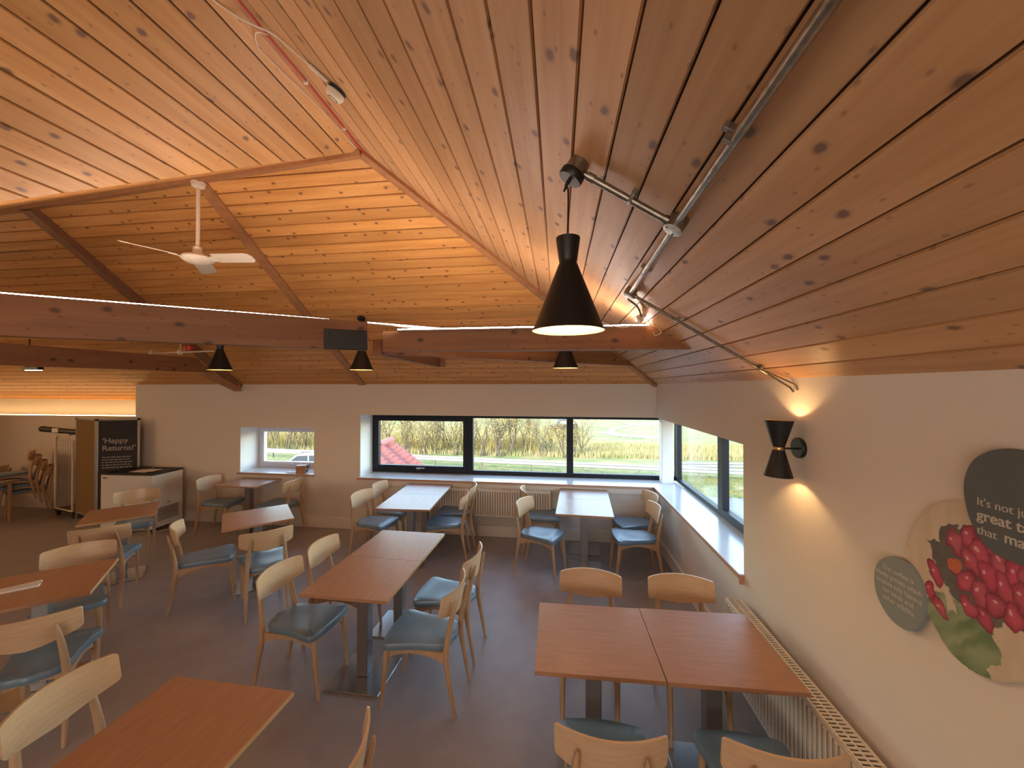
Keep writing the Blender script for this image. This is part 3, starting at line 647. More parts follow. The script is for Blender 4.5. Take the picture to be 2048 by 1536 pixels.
def build_chair():
    o = empty('dining_chair', (0, 0, 0))
    rings = []
    for k, dz in ((0.90, -0.058), (0.975, -0.052), (1.0, -0.036), (0.995, -0.020), (0.965, -0.007), (0.90, -0.001), (0.7, 0.002), (0.4, 0.002), (0.12, 0.002)):
        rings.append([(x, y, (0.470 + dz) if dz < -0.006 else seat_top(x, y) + dz) for x, y in seat_outline(k)])
    seat = MB().loft(rings).build('seat', M_seat, o)
    st = MB()
    for p, q in (((-0.17, 0.19), (0.12, -0.21)), ((0.17, 0.19), (-0.12, -0.21))):
        st.tube([(p[0] + (q[0] - p[0]) * t / 12, p[1] + (q[1] - p[1]) * t / 12, seat_top(p[0] + (q[0] - p[0]) * t / 12, p[1] + (q[1] - p[1]) * t / 12) + 0.001) for t in range(13)], 0.0012, 5)
    st.build('stitching', M_stitch, seat)
    fr = MB()
    for s in (-1, 1):
        MB().tube(curve_pts([(0.166 * s, 0.180, 0.425), (0.169 * s, 0.192, 0.36), (0.170 * s, 0.212, 0.16), (0.170 * s, 0.228, 0.0)], 3), [0.019, 0.0192, 0.0194, 0.0192, 0.0185, 0.0175, 0.0160, 0.014, 0.0125, 0.011], 12).build('leg', M_beechleg, o)
        cp = curve_pts([(0.172 * s, -0.302, 0.0), (0.168 * s, -0.262, 0.22), (0.164 * s, -0.238, 0.40), (0.150 * s, -0.262, 0.60), (0.132 * s, -0.302, 0.765)], 4)
        rad = [0.011, 0.0125, 0.014, 0.0155, 0.017, 0.0185, 0.0198, 0.021, 0.0212, 0.0205, 0.0195, 0.0185, 0.0175, 0.0162, 0.0145, 0.012, 0.005]
        MB().tube(cp, rad, 12).build('leg', M_beechleg, o)
        # arched side rail
        yy = [-0.235 + 0.42 * i / 8 for i in range(9)]
        P = [(0.166 * s, y, 0.418) for y in yy] + [(0.166 * s, y, 0.412 - 0.020 - 0.062 * (abs((y + 0.02) / 0.22)) ** 2.2) for y in reversed(yy)]
        fr.prism(P, (-0.018 * s, 0, 0))
    for yb, hw in ((-0.195, 0.150), (0.175, 0.155)):
        xx = [-hw + 2 * hw * i / 8 for i in range(9)]
        P = [(x, yb, 0.418) for x in xx] + [(x, yb, 0.412 - 0.022 - 0.030 * (abs(x / hw)) ** 2) for x in reversed(xx)]
        fr.prism(P, (0, 0.018, 0))
    fr.build('seat_frame', M_beechleg, o)
    # curved ply backrest
    NS, NT = 30, 6; vs = []; fs = []; W = 0.226
    def bp(s, t, off):
        x = W * s; e = abs(s)
        zt = 0.824 - 0.010 * e ** 2.5; zb = 0.626 + 0.052 * e ** 1.4
        c = max(0.0, (e - 0.93) / 0.07)
        if c > 0:
            k = 0.017 * (1 - math.sqrt(max(0, 1 - c * c))); zt -= k; zb += k
        z = zb + (zt - zb) * t
        y = -0.292 + 0.070 * s * s - 0.16 * (z - 0.72) + off
        return (x, y, z)
    for off in (0.0, 0.012):
        for i in range(NS + 1):
            s = math.sin(math.pi / 2 * (-1 + 2 * i / NS))
            for j in range(NT + 1): vs.append(bp(s, j / NT, off))
    n1 = (NS + 1) * (NT + 1)
    for i in range(NS):
        for j in range(NT):
            a = i * (NT + 1) + j; b = a + NT + 1
            fs.append((a, a + 1, b + 1, b)); fs.append((n1 + a, n1 + b, n1 + b + 1, n1 + a + 1))
    for i in range(NS):
        a = i * (NT + 1); b = a + NT + 1; fs.append((a, b, n1 + b, n1 + a)); fs.append((a + NT, n1 + a + NT, n1 + b + NT, b + NT))
    for j in range(NT):
        fs.append((j, n1 + j, n1 + j + 1, j + 1)); a = NS * (NT + 1) + j; fs.append((a, a + 1, n1 + a + 1, n1 + a))
    MB().add(vs, fs, smooth=True).build('backrest', M_beech, o)
    return o
chair0 = build_chair(); used = [False]
CG = 'beech dining chairs with blue-grey seats'
def chair(x, y, rz, label, z=0.0, group=CG, tilt=None):
    o = chair0 if not used[0] else copy_tree(chair0)
    used[0] = True; o.location = (x, y, z); o.rotation_euler = (tilt[0], tilt[1], R(rz)) if tilt else (0, 0, R(rz)); cprops(o, label, 'chair', group); return o
CH = [
 (-1.890, 2.730, -93.9, 'chair at the left front of the centre table pair, dull teal seat'),
 (-1.847, 3.232, -89.5, 'chair at the left rear of the centre table pair, seat hidden under the top'),
 (-0.972, 2.700, 86.9, 'chair at the right front of the centre table pair, cross-stitched seat'),
 (-0.949, 3.220, 85.7, 'chair at the right rear of the centre table pair'),
 (-0.180, 4.637, -110.4, 'chair at the left front of the far right corner table'),
 (-0.200, 5.30, -80.0, 'chair at the left rear of the far right corner table, by the radiator end'),
 (0.879, 4.680, 93.3, 'chair at the right front of the far right corner table'),
 (0.965, 5.150, 101.5, 'chair at the right rear of the far right corner table, under the window sill'),
 (-2.346, 4.80, -98.0, 'chair at the left front of the table below the wide window'),
 (-2.317, 5.30, -91.7, 'chair at the left rear of the table below the wide window'),
 (-1.455, 4.89, 96.5, 'chair at the right front of the table before the far radiator'),
 (-1.442, 5.33, 96.0, 'chair at the right rear of the table before the far radiator'),
 (-3.615, 3.622, -49.4, 'chair seen from its side, left of the single angled table in mid-room'),
 (-2.979, 3.619, 45.0, 'chair seen from behind, in front of the single angled table in mid-room'),
 (-5.109, 5.36, -87.0, 'chair at the left of the table under the small white window'),
 (-4.178, 5.37, 91.1, 'chair at the right of the table under the small white window'),
 (-5.473, 4.396, -138.0, 'chair behind the angled table, right against the chest freezer'),
 (-4.666, 3.515, 37.6, 'chair in front of the table by the chest freezer, back to the viewer'),
 (-3.969, 2.743, -133.2, 'chair on the far side of the left edge table with the napkin'),
 (-3.322, 2.158, 38.8, 'chair on the near side of the left edge table, back to the viewer'),
 (-2.045, 1.560, -86.0, 'nearest chair at the bottom left corner, only its backrest in view'),
 (0.219, 2.690, 174.4, 'chair on the far side of the front table pair, left one'),
 (0.868, 2.680, 177.0, 'chair on the far side of the front table pair, right one'),
 (0.215, 1.843, -1.0, 'chair on the near side of the front table pair, bottom centre'),
 (0.883, 1.850, -2.2, 'chair on the near side of the front table pair, beside the radiator'),
 (-1.048, 1.376, 92.0, 'chair cut by the bottom edge, right of the nearest single table'),
]
for c in CH: chair(*c)
# stacked chairs and table in the far left recess
for i in range(4):
    chair(-9.10 - 0.035 * i, 5.62 - 0.060 * i, 150, ['bottom chair of the stack of chairs in the dark far left corner', 'second chair from the bottom of the dark far left stack', 'third chair from the bottom of the dark far left stack', 'topmost chair of the dark far left stack, orange back'][i], z=0.10 * i, group='stacked chairs in the far left corner')
chair(-9.95, 5.55, 120, 'unstacked chair standing left of the dark corner stack', group='stacked chairs in the far left corner')
st = empty('side_table', (-9.25, 5.0, 0), R(8), 'dark-topped table with pale legs in the far left corner', 'table')
MB().cbox(-0.55, 0.42, -0.35, 0.35, 0.64, 0.675, 0.004).build('tabletop', M_greytop, st)
for sx in (-0.48, 0.34):
    for sy in (-0.28, 0.28): MB().tube([(sx, sy, 0), (sx, sy, 0.64)], [0.018, 0.026], 10).build('leg', M_beechleg, st)

# ------------------------------------------------------------------ radiators
def radiator(loc, rz, L, H, D, label, top=True):
    o = empty('radiator', loc, rz, label, 'radiator', 'cream panel radiators')
    MB().box(0.004, L - 0.004, 0.022, D - 0.004, 0.01, H - 0.02).build('convector_core', M_raddark, o)
    p = MB(); n = int(L / 0.036)
    MB().cbox(0.004, L - 0.004, 0.008, 0.018, 0.003, H - 0.006, 0.002).build('backing_plate', M_radshade, o); p.cbox(0.0, L, 0.0, 0.012, H - 0.030, H - 0.004, 0.002); p.cbox(0.0, L, 0.0, 0.012, 0, 0.022, 0.002)
    for i in range(n):
        x = (i + 0.5) * L / n; p.cbox(x - 0.011, x + 0.011, -0.004, 0.009, 0.020, H - 0.028, 0.003)
    p.build('front_panel', M_radiator, o)
    MB().cbox(0.0, L, D - 0.014, D, 0, H - 0.004, 0.002).build('rear_panel', M_radiator, o)
    g = MB(); g.box(0, L, 0.004, 0.014, H - 0.006, H); g.box(0, L, D - 0.010, D, H - 0.006, H); g.box(0, L, D / 2 - 0.004, D / 2 + 0.004, H - 0.006, H)
    m = int(L / 0.022)
    for i in range(m + 1):
        x = i * L / m; g.box(max(0, x - 0.005), min(L, x + 0.005), 0.004, D, H - 0.007, H - 0.001)
    g.build('top_grille', M_radiator, o)
    for x in (0, L - 0.004): MB().cbox(x - 0.002, x + 0.006, 0, D, 0.0, H, 0.002).build('side_panel', M_radiator, o)
    MB().tube([(L - 0.02, D / 2, -0.03), (L - 0.02, D / 2, 0.01)], 0.008, 8).build('valve_stub', M_white, o)
    return o
radiator((1.228, 3.02, 0.15), R(-90), 2.2, 0.50, 0.105, 'long cream radiator with slotted top grille along the right wall')
radiator((-1.80, 5.515, 0.33), R(-0.85), 1.70, 0.39, 0.10, 'cream ribbed radiator under the wide far window')

# ------------------------------------------------------------------ napkin, window clutter
nk = empty('napkin', (-3.72, 2.28, 0.75), R(40), 'folded white napkin lying on the left edge table', 'napkin')
q = hit(38, 1176, (0, 0, 1), 0.753); nk.location = (q.x, q.y, 0.75)
for k, (yy, hh, a) in enumerate(((0.03, 0.010, 6), (-0.03, 0.014, -5))):
    MB().cbox(-0.115, 0.105, yy - 0.022, yy + 0.022, 0, hh, 0.003, M=RZ(R(a + 8))).build('fold', M_paper, nk)
def onsill(u, v, z=0.83): return hit(u, v, (0, 0, 1), z)
q = onsill(603, 946)
bx = empty('wooden_box', (q.x, q.y, 0.83), R(20), 'small reddish wooden box on the sill of the small window', 'box')
MB().cbox(-0.07, 0.06, -0.05, 0.05, 0.0, 0.115, 0.004).build('carcass', M_wood2, bx); MB().cbox(-0.075, 0.065, -0.055, 0.055, 0.115, 0.125, 0.003).build('lid', M_wood2, bx)
q = onsill(586, 945); nt_ = MB().cbox(-0.10, 0.06, -0.04, 0.05, 0.0, 0.006, 0.001).box(-0.06, 0.09, -0.05, 0.02, 0.006, 0.011)
nt_.build('paper_leaflets', M_paper, None, (q.x, q.y, 0.83), label='white paper leaflets left of the wooden box on the small sill', cat='paper')
q = onsill(616, 945); cc = MB(); random.seed(3)
for k in range(3):
    cc.tube(curve_pts([(random.uniform(-.06, .04), random.uniform(-.05, .05), 0.006 + random.random() * 0.12) for _ in range(6)] + [(0.02, 0.0, 0.004)], 5), 0.004, 6)
cc.build('tangled_cable', M_dark, None, (q.x - 0.03, q.y, 0.83), label='tangle of dark cable right of the wooden box on the small sill', cat='cable')

# ------------------------------------------------------------------ chest freezer
fz = empty('chest_freezer', (-6.49, 5.36, 0), R(1.5), 'white chest freezer with dark glass lid and lower vent grille', 'freezer')
MB().cbox(-0.44, 0.43, -0.25, 0.24, 0.06, 0.87, 0.008).build('cabinet', M_white, fz)
rim = MB(); rim.cbox(-0.445, 0.435, -0.255, -0.215, 0.87, 0.895, 0.003); rim.cbox(-0.445, 0.435, 0.205, 0.245, 0.87, 0.895, 0.003); rim.cbox(-0.445, -0.405, -0.215, 0.205, 0.87, 0.895, 0.003); rim.cbox(0.395, 0.435, -0.215, 0.205, 0.87, 0.895, 0.003)
rim.build('lid_rim', M_dark, fz); MB().cbox(-0.405, 0.0, -0.215, 0.205, 0.873, 0.882, 0.002).build('glass_lid', M_frame, fz); MB().cbox(-0.01, 0.395, -0.215, 0.205, 0.883, 0.890, 0.002).build('glass_lid', M_frame, fz)
MB().tube([(0.03, 0.12, 0.89), (0.03, 0.12, 0.93)], 0.006, 8).build('lock', M_alu, fz)
gr = MB()
for i in range(8): gr.box(0.428, 0.436, -0.17, 0.16, 0.16 + i * 0.026, 0.170 + i * 0.026)
gr.build('vent_grille', M_dark, fz)
MB().box(0.430, 0.4335, -0.20, 0.19, 0.135, 0.38).build('grille_panel', M_white, fz)
MB().cbox(0.43, 0.436, -0.02, 0.02, 0.405, 0.418, 0.001).build('badge', M_dark, fz)
MB().cbox(-0.40, -0.33, -0.2535, -0.249, 0.815, 0.83, 0.001).build('badge', M_dark, fz)
for sx in (-0.36, 0.36):
    for sy in (-0.19, 0.18): MB().lathe([(0.026, -0.012), (0.028, 0), (0.026, 0.012)], 16, M=T(sx, sy, 0.0285) @ Matrix.Rotation(R(90), 4, 'X')).build('castor', M_dark, fz)
pp = MB().cbox(-0.14, 0.14, -0.10, 0.10, 0, 0.004, 0.001); pp.cbox(-0.05, 0.2, -0.06, 0.12, 0.004, 0.008, 0.001)
pp.build('paper_leaflets', M_paper, None, (-6.42, 5.30, 0.896), label='loose papers lying on the chest freezer lid', cat='paper')
MB().tube(curve_pts([(-6.05, 5.60, 0.06), (-5.98, 5.50, 0.006), (-6.0, 5.30, 0.005), (-6.12, 5.18, 0.005), (-6.3, 5.12, 0.005)], 6), 0.004, 6).build('power_cable', M_cream, label='thin white power cable trailing below the chest freezer', cat='cable')

# ------------------------------------------------------------------ folding display board, poster, roll cage
def text_mesh(name, body, size, m, parent, M, bold=0.0, align='LEFT', spacing=1.0):
    cu = bpy.data.curves.new(name, 'FONT'); cu.body = body; cu.size = size; cu.extrude = 0.0006; cu.offset = bold; cu.align_x = align; cu.space_line = spacing
    t = bpy.data.objects.new(name, cu); COL.objects.link(t)
    me = bpy.data.meshes.new_from_object(t.evaluated_get(bpy.context.evaluated_depsgraph_get())); bpy.data.objects.remove(t)
    me.transform(M); me.materials.clear(); me.materials.append(m)
    o = bpy.data.objects.new(name, me); COL.objects.link(o); o.parent = parent; return o
PA = Vector((-8.02, 5.56, 0)); PB = Vector((-7.36, 5.36, 0)); PC = Vector((-6.93, 5.595, 0))
PC = Vector((-6.86, 5.60, 0))
brd = empty('display_board', PB, 0, 'two-panel folding display board with a black poster reading Happy Returns', 'display board')
def panel(a, b, z0, z1, mm, nm):
    a = a - PB; b = b - PB; t = (b - a); L = t.length; M = frame_to(a, (0, 0, 1), t)
    r = MB().cbox(0.012, L - 0.012, -0.008, 0.008, z0 + 0.012, z1 - 0.012, 0.001, M=M).build(nm, mm, brd)
    f = MB(); f.cbox(0, 0.028, -0.014, 0.014, 0.0, z1, 0.003, M=M); f.cbox(L - 0.028, L, -0.014, 0.014, 0.0, z1, 0.003, M=M)
    f.cbox(0.028, L - 0.028, -0.012, 0.012, z1 - 0.026, z1, 0.003, M=M); f.cbox(0.028, L - 0.028, -0.012, 0.012, z0, z0 + 0.026, 0.003, M=M)
    f.build('panel_frame', M_alu, r); cz = MB()
    for x in (0.0, L - 0.03): cz.cbox(x - 0.002, x + 0.032, -0.017, 0.017, z1 - 0.03, z1 + 0.004, 0.003, M=M)
    cz.build('corner_cap', M_dark, r); return r, M, L
panel(PA, PB, 0.10, 1.69, M_cork, 'felt_panel')
pr_, MP, LP_ = panel(PB, PC, 0.10, 1.69, M_poster, 'poster_panel')
MT = MP @ T(0.075, -0.0105, 0) @ Matrix.Rotation(R(90), 4, 'X')
text_mesh('heading', '\u2018Happy\nReturns!\u2019', 0.118, M_ptext, pr_, MT @ T(0, 1.30, 0), bold=0.002, spacing=1.02)
bars = MB(); random.seed(5)
for k in range(9):
    if k == 5: continue
    z = 1.065 - k * 0.042; x = 0.075
    while x < LP_ - 0.12:
        wv = random.uniform(0.02, 0.06)
        bars.box(x, min(x + wv, LP_ - 0.09), -0.0105, -0.0085, z, z + 0.013, M=MP); x += wv + 0.012
bars.build('body_text_lines', M_ptext, pr_)
cg = empty('roll_cage_trolley', (-8.42, 5.62, 0), R(-14), 'tall wire roll cage trolley with cream tube frame on castors', 'trolley')
hp = MB()
hp.tube(curve_pts([(-0.16, 0, 0.10), (-0.16, 0, 0.8), (-0.16, 0, 1.22), (-0.13, 0, 1.35), (0.0, 0, 1.40), (0.30, 0, 1.40)], 6), 0.016, 10); hp.tube([(0.40, 0.0, 0.10), (0.40, 0, 1.32)], 0.016, 10); hp.tube([(-0.16, 0, 0.13), (0.40, 0, 0.13)], 0.014, 8)
hp.build('tube_frame', M_cream, cg)
for k in range(15):
    z = 0.2 + k * 0.078; MB().tube([(-0.155, 0, z), (0.39, 0, z)], 0.0028, 6).build('wire', M_alu, cg)
vw = MB()
for x in (-0.08, 0.0, 0.08, 0.16, 0.24, 0.32): vw.tube([(x, 0, 0.13), (x, 0, 1.35)], 0.0022, 6)
vw.build('wire_upright', M_alu, cg)
MB().cbox(-0.18, 0.42, -0.02, 0.45, 0.10, 0.125, 0.004).build('deck', M_dark, cg)
for x in (-0.13, 0.37):
    for y in (0.03, 0.38): MB().lathe([(0.044, -0.016), (0.048, 0), (0.044, 0.016)], 18, M=T(x, y, 0.0485) @ Matrix.Rotation(R(90), 4, 'X')).build('castor', M_dark, cg)
bag = MB().tube(curve_pts([(-0.42, 0, 0.02), (-0.34, 0, 0.02), (-0.1, 0, 0.0), (0.2, 0, -0.02), (0.42, 0, -0.02)], 5), [0.02, 0.04, 0.048, 0.05, 0.05, 0.05] + [0.048] * 14 + [0.03], 12)
bgo = bag.build('rolled_bag', M_dark, None, (-8.40, 5.62, 1.345 + 0.122), label='rolled black bag lying across the top of the roll cage', cat='bag')
MB().cbox(-0.12, 0.0, -0.056, -0.040, -0.03, 0.04, 0.001).build('tag', M_paper, bgo)

# cove light of the recess and track light
MB().box(ROOMX0, -7.12, 6.02, 6.05, 1.69, 1.70).build('cove_light', M_cove, label='warm glowing cove light strip above the far left wall', cat='strip light')
tl_ = empty('track_spotlight', hit(66, 737, (0, 1, 0), 4.6), 0, 'black adjustable spotlight under the beam at far left', 'spotlight')
MB().cbox(-0.11, 0.13, -0.035, 0.035, -0.022, 0.022, 0.004).build('head', M_black, tl_); MB().cbox(-0.10, 0.12, -0.028, 0.028, -0.027, -0.0225, 0.002).build('lens', M_bulb, tl_)
MB().tube([(-0.06, 0, 0.02), (-0.06, 0, 0.42)], 0.008, 8).build('stem', M_black, tl_); MB().lathe([(0.03, -0.03), (0.03, 0.03)], 16, M=T(-0.11, 0, 0) @ Matrix.Rotation(R(90), 4, 'X')).build('pivot', M_black, tl_)
# small ceiling bits seen between the beams at the left
pf = empty('ceiling_pipe_run', hit(360, 706, (0, 1, 0), 4.5), 0, 'thin white conduit with two round boxes between the left beams', 'conduit')
dxp = 0.86
MB().tube([(-0.42, 0, 0), (0.50, 0.0, 0.02)], 0.010, 8).build('pipe', M_cream, pf)
for x in (-0.42, 0.0): MB().lathe([(0.03, -0.02), (0.036, 0), (0.03, 0.02)], 18, M=T(x, 0, 0.01) @ Matrix.Rotation(R(90), 4, 'X')).build('junction_box', M_cream, pf)
MB().tube([(0.0, 0, 0), (0.0, 0.02, 0.35)], 0.006, 8).build('hanger', M_cream, pf)
rs = empty('alarm_sounder', hit(378, 697, (0, 1, 0), 4.62), 0, 'small red alarm sounder between the left beams', 'alarm')
MB().lathe([(0.0, -0.03), (0.045, -0.03), (0.05, 0), (0.045, 0.03), (0, 0.035)], 20, cap=False).build('body', M_red, rs); MB().tube([(0, 0, 0.03), (0, 0.02, 0.30)], 0.008, 8).build('stem', M_red, rs)

# ------------------------------------------------------------------ wall art on the right wall
def smooth_closed(pts, n=5):
    m = len(pts); out = []
    for i in range(m):
        p0, p1, p2, p3 = (Vector(pts[(i + k) % m]) for k in (-1, 0, 1, 2))
        for k in range(n):
            t = k / n; out.append(0.5 * ((2 * p1) + (p2 - p0) * t + (2 * p0 - 5 * p1 + 4 * p2 - p3) * t * t + (3 * p1 - p0 - 3 * p2 + p3) * t ** 3))
    return out
def art(name, outline, x0, x1, m, label):
    cy = sum(p[0] for p in outline) / len(outline); cz = sum(p[1] for p in outline) / len(outline)
    o = empty(name, (WX, cy, cz), 0, label, 'wall art', 'printed shapes on the right wall')
    P = smooth_closed(outline)
    MB().prism([(x1 - WX, p.x - cy, p.y - cz) for p in P], (x0 - x1, 0, 0)).build('panel', m, o); return o, cy, cz
M_artdark = mat('art_slate', (0.105, 0.12, 0.122), 0.75); M_artlight = mat('art_sage', (0.235, 0.27, 0.265), 0.75); M_arttext = mat('art_text', (0.50, 0.46, 0.42), 0.7)
dark = [(1.456, 1.868), (1.443, 1.931), (1.412, 1.977), (1.36, 2.008), (1.3, 2.015), (1.20, 1.99), (1.12, 1.92), (1.10, 1.83), (1.14, 1.74), (1.22, 1.69), (1.303, 1.680), (1.374, 1.688), (1.421, 1.733), (1.447, 1.797)]
lightb = [(1.828, 1.402), (1.805, 1.464), (1.746, 1.511), (1.666, 1.519), (1.617, 1.472), (1.602, 1.406), (1.611, 1.334), (1.652, 1.266), (1.712, 1.249), (1.768, 1.265), (1.818, 1.321)]
cream = [(1.60, 1.36), (1.635, 1.44), (1.683, 1.544), (1.682, 1.60), (1.639, 1.70), (1.575, 1.772), (1.476, 1.817), (1.36, 1.83), (1.22, 1.80), (1.10, 1.72), (1.05, 1.60), (1.10, 1.47), (1.20, 1.39), (1.306, 1.335), (1.373, 1.285), (1.444, 1.262), (1.508, 1.27), (1.549, 1.298)]
XA = WX - 0.014; XB_ = WX - 0.022; XC = WX - 0.028
o, cy, cz = art('wall_art_panel', dark, WX - 0.016, XC, M_artdark, 'dark slate rounded wall panel with white words, above the radish picture')
def wall_text(parent, cy, cz, y, z, x, body, size, bold=0.0, align='LEFT', sp=1.0):
    M = Matrix(((0, 0, -1, x - WX), (-1, 0, 0, y - cy), (0, 1, 0, z - cz), (0, 0, 0, 1)))
    return text_mesh('lettering', body, size, M_arttext, parent, M, bold, align, sp)
wall_text(o, cy, cz, 1.416, 1.822, XC - 0.0005, "It's not just", 0.036)
wall_text(o, cy, cz, 1.416, 1.776, XC - 0.0005, "great taste", 0.046, 0.0008)
wall_text(o, cy, cz, 1.416, 1.730, XC - 0.0005, "that", 0.036)
wall_text(o, cy, cz, 1.340, 1.730, XC - 0.0005, "matters", 0.046, 0.0008)
o, cy, cz = art('wall_art_panel', lightb, WX - 0.012, XC + 0.002, M_artlight, 'small sage grey oval wall panel with small white text')
for k, ln in enumerate(('Our coffee is', 'shade-grown which', 'creates safe havens', 'for birds and', 'other wildlife')):
    wall_text(o, cy, cz, 1.714, 1.448 - k * 0.031, XC + 0.0015, ln, 0.0265, 0.0002, 'CENTER')
# radish print: coloured grid on a thin panel
M_print = bpy.data.materials.new('radish_print'); M_print.use_nodes = True
_n = M_print.node_tree.nodes; _a = _n.new('ShaderNodeVertexColor'); _a.layer_name = 'print'; M_print.node_tree.links.new(_a.outputs[0], _n['Principled BSDF'].inputs['Base Color']); _n['Principled BSDF'].inputs['Roughness'].default_value = 0.7
M_artcream = mat('art_cream', (0.62, 0.52, 0.40), 0.75)
o, cy, cz = art('wall_art_panel', cream, WX - 0.002, XA, M_artcream, 'large cream rounded wall panel printed with a bunch of red radishes')
OUT = smooth_closed(cream)
def inside(y, z):
    c = False; j = len(OUT) - 1
    for i in range(len(OUT)):
        if (OUT[i].y > z) != (OUT[j].y > z) and y < (OUT[j].x - OUT[i].x) * (z - OUT[i].y) / (OUT[j].y - OUT[i].y) + OUT[i].x: c = not c
        j = i
    return c
rad = [(1.50, 1.665, .030, .045, 20), (1.455, 1.70, .028, .04, -10), (1.42, 1.665, .03, .048, 15), (1.385, 1.70, .026, .045, 30), (1.36, 1.655, .03, .045, 0), (1.325, 1.64, .028, .05, 20), (1.29, 1.66, .03, .05, -10), (1.45, 1.62, .030, .045, 35), (1.40, 1.60, .032, .05, 10), (1.35, 1.585, .028, .05, 25), (1.305, 1.58, .03, .046, 0), (1.26, 1.60, .03, .05, 15), (1.505, 1.58, .026, .030, 0), (1.465, 1.55, .026, .044, -20), (1.42, 1.53, .028, .046, 15), (1.375, 1.52, .028, .04, -10), (1.33, 1.51, .026, .044, 10), (1.455, 1.47, .024, .035, 30), (1.41, 1.46, .024, .04, 20), (1.575, 1.53, .022, .05, 25), (1.59, 1.455, .020, .04, 10), (1.555, 1.41, .022, .042, 30), (1.24, 1.53, .03, .045, 0), (1.20, 1.63, .03, .045, 30)]
rnd = random.Random(11)
def hsh(a, b): return (math.sin(a * 127.1 + b * 311.7) * 43758.5453) % 1.0
def vn(x, y):
    ix, iy = math.floor(x), math.floor(y); fx, fy_ = x - ix, y - iy; fx = fx * fx * (3 - 2 * fx); fy_ = fy_ * fy_ * (3 - 2 * fy_)
    return (hsh(ix, iy) * (1 - fx) + hsh(ix + 1, iy) * fx) * (1 - fy_) + (hsh(ix, iy + 1) * (1 - fx) + hsh(ix + 1, iy + 1) * fx) * fy_
def lerp(a, b, t): return tuple(a[i] + (b[i] - a[i]) * t for i in range(3))
def printcol(y, z):
    y, z = y + (vn(y * 45, z * 45) - 0.5) * 0.016, z + (vn(y * 45 + 9, z * 45 + 5) - 0.5) * 0.016
    nz = vn(y * 22, z * 22) * 0.6 + vn(y * 60, z * 60) * 0.4
    c = lerp((0.62, 0.52, 0.40), (0.50, 0.40, 0.29), vn(y * 40, z * 9) * 0.6)
    e = ((y - 1.41) / 0.165) ** 2 + ((z - 1.60) / 0.15) ** 2 + (nz - 0.5) * 1.1
    if e < 1.0: c = lerp((0.10, 0.085, 0.10), (0.16, 0.17, 0.13), nz)
    if z < 1.475 - 0.15 * abs(y - 1.5) and ((y - 1.49) / 0.115) ** 2 + ((z - 1.37) / 0.13) ** 2 + (nz - 0.5) * 0.9 < 1: c = lerp((0.10, 0.17, 0.08), (0.36, 0.42, 0.27), vn(y * 34 + z * 30, z * 12))
    if abs(y - 1.525 - (z - 1.45) * 0.3) < 0.013 and 1.42 < z < 1.50: c = (0.58, 0.50, 0.42)
    for (a, b, ra, rb, an) in rad:
        dy, dz = -(y - a), z - b; t = R(-an); p = dy * math.cos(t) - dz * math.sin(t); q = dy * math.sin(t) + dz * math.cos(t)
        s = (p / ra) ** 2 + (q / rb) ** 2
        if s < 1.0:
            tn_ = hsh(a * 9, b * 7) * 0.5; c = lerp(lerp((0.50, 0.07, 0.13), (0.44, 0.16, 0.20), tn_), (0.17, 0.02, 0.045), min(1, s ** 1.5 + (nz - 0.5) * 0.5))
            if (p + 0.3 * ra) ** 2 + (q - 0.25 * rb) ** 2 < (0.2 * ra) ** 2: c = (0.66, 0.36, 0.38)
    if ((y - 1.505) / 0.026) ** 2 + ((z - 1.585) / 0.028) ** 2 < 1: c = (0.52, 0.14, 0.07)
    return c
g = 0.0029; vs = []; fs = []; cols = []; idx = {}
for i in range(int(0.52 / g)):
    for j in range(int(0.59 / g)):
        y = 1.695 - i * g; z = 1.25 + j * g
        if y < 1.17: continue
        if all(inside(y + a, z + b) for a, b in ((0, 0), (-g, 0), (0, g), (-g, g))):
            q = []
            for a, b in ((0, 0), (1, 0), (1, 1), (0, 1)):
                k = (i + a, j + b)
                if k not in idx:
                    idx[k] = len(vs); yy, zz = 1.695 - k[0] * g, 1.25 + k[1] * g; vs.append((XA - 0.0006 - WX, yy - cy, zz - cz)); cols.append((*printcol(yy, zz), 1.0))
                q.append(idx[k])
            fs.append(tuple(q))
me = bpy.data.meshes.new('radish_print'); me.from_pydata(vs, [], fs); at = me.color_attributes.new('print', 'FLOAT_COLOR', 'POINT')
for i, c in enumerate(cols): at.data[i].color = c
me.materials.append(M_print); po = bpy.data.objects.new('radish_print', me); COL.objects.link(po); po.parent = o

# ------------------------------------------------------------------ outside
GZ = -3.0
M_grass = mat('meadow_grass', (0.11, 0.15, 0.035), 0.95, col2=(0.25, 0.19, 0.085), nscale=0.5, stretch=(1, 2.6, 1))
M_verge = mat('verge_grass', (0.10, 0.13, 0.03), 0.95, col2=(0.20, 0.175, 0.06), nscale=2.2, stretch=(1, 1, 1))
M_tarmac = mat('tarmac', (0.16, 0.165, 0.175), 0.8, noise=0.15, nscale=3)
M_water = mat('river_water', (0.45, 0.48, 0.50), 0.12, 0.0, coat=1.0)
M_rail = mat('guard_rail_steel', (0.20, 0.205, 0.215), 0.5, 0.1)
M_rpost = mat('guard_rail_post', (0.10, 0.09, 0.07), 0.7)
M_bark = mat('bark', (0.085, 0.065, 0.05), 0.9)
M_reed = mat('dry_reed', (0.34, 0.26, 0.13), 0.9, col2=(0.22, 0.22, 0.08), nscale=0.8)
M_bush = mat('hedge_leaf', (0.20, 0.19, 0.06), 0.85, col2=(0.36, 0.25, 0.08), nscale=0.9)
M_tile = mat('clay_tile', (0.24, 0.062, 0.042), 0.7, noise=0.3, nscale=5)
M_ridge = mat('ridge_tile', (0.27, 0.105, 0.085), 0.6)
MB().box(-90, 90, 9, 180, GZ - 0.3, GZ).build('meadow', M_grass, kind='structure')
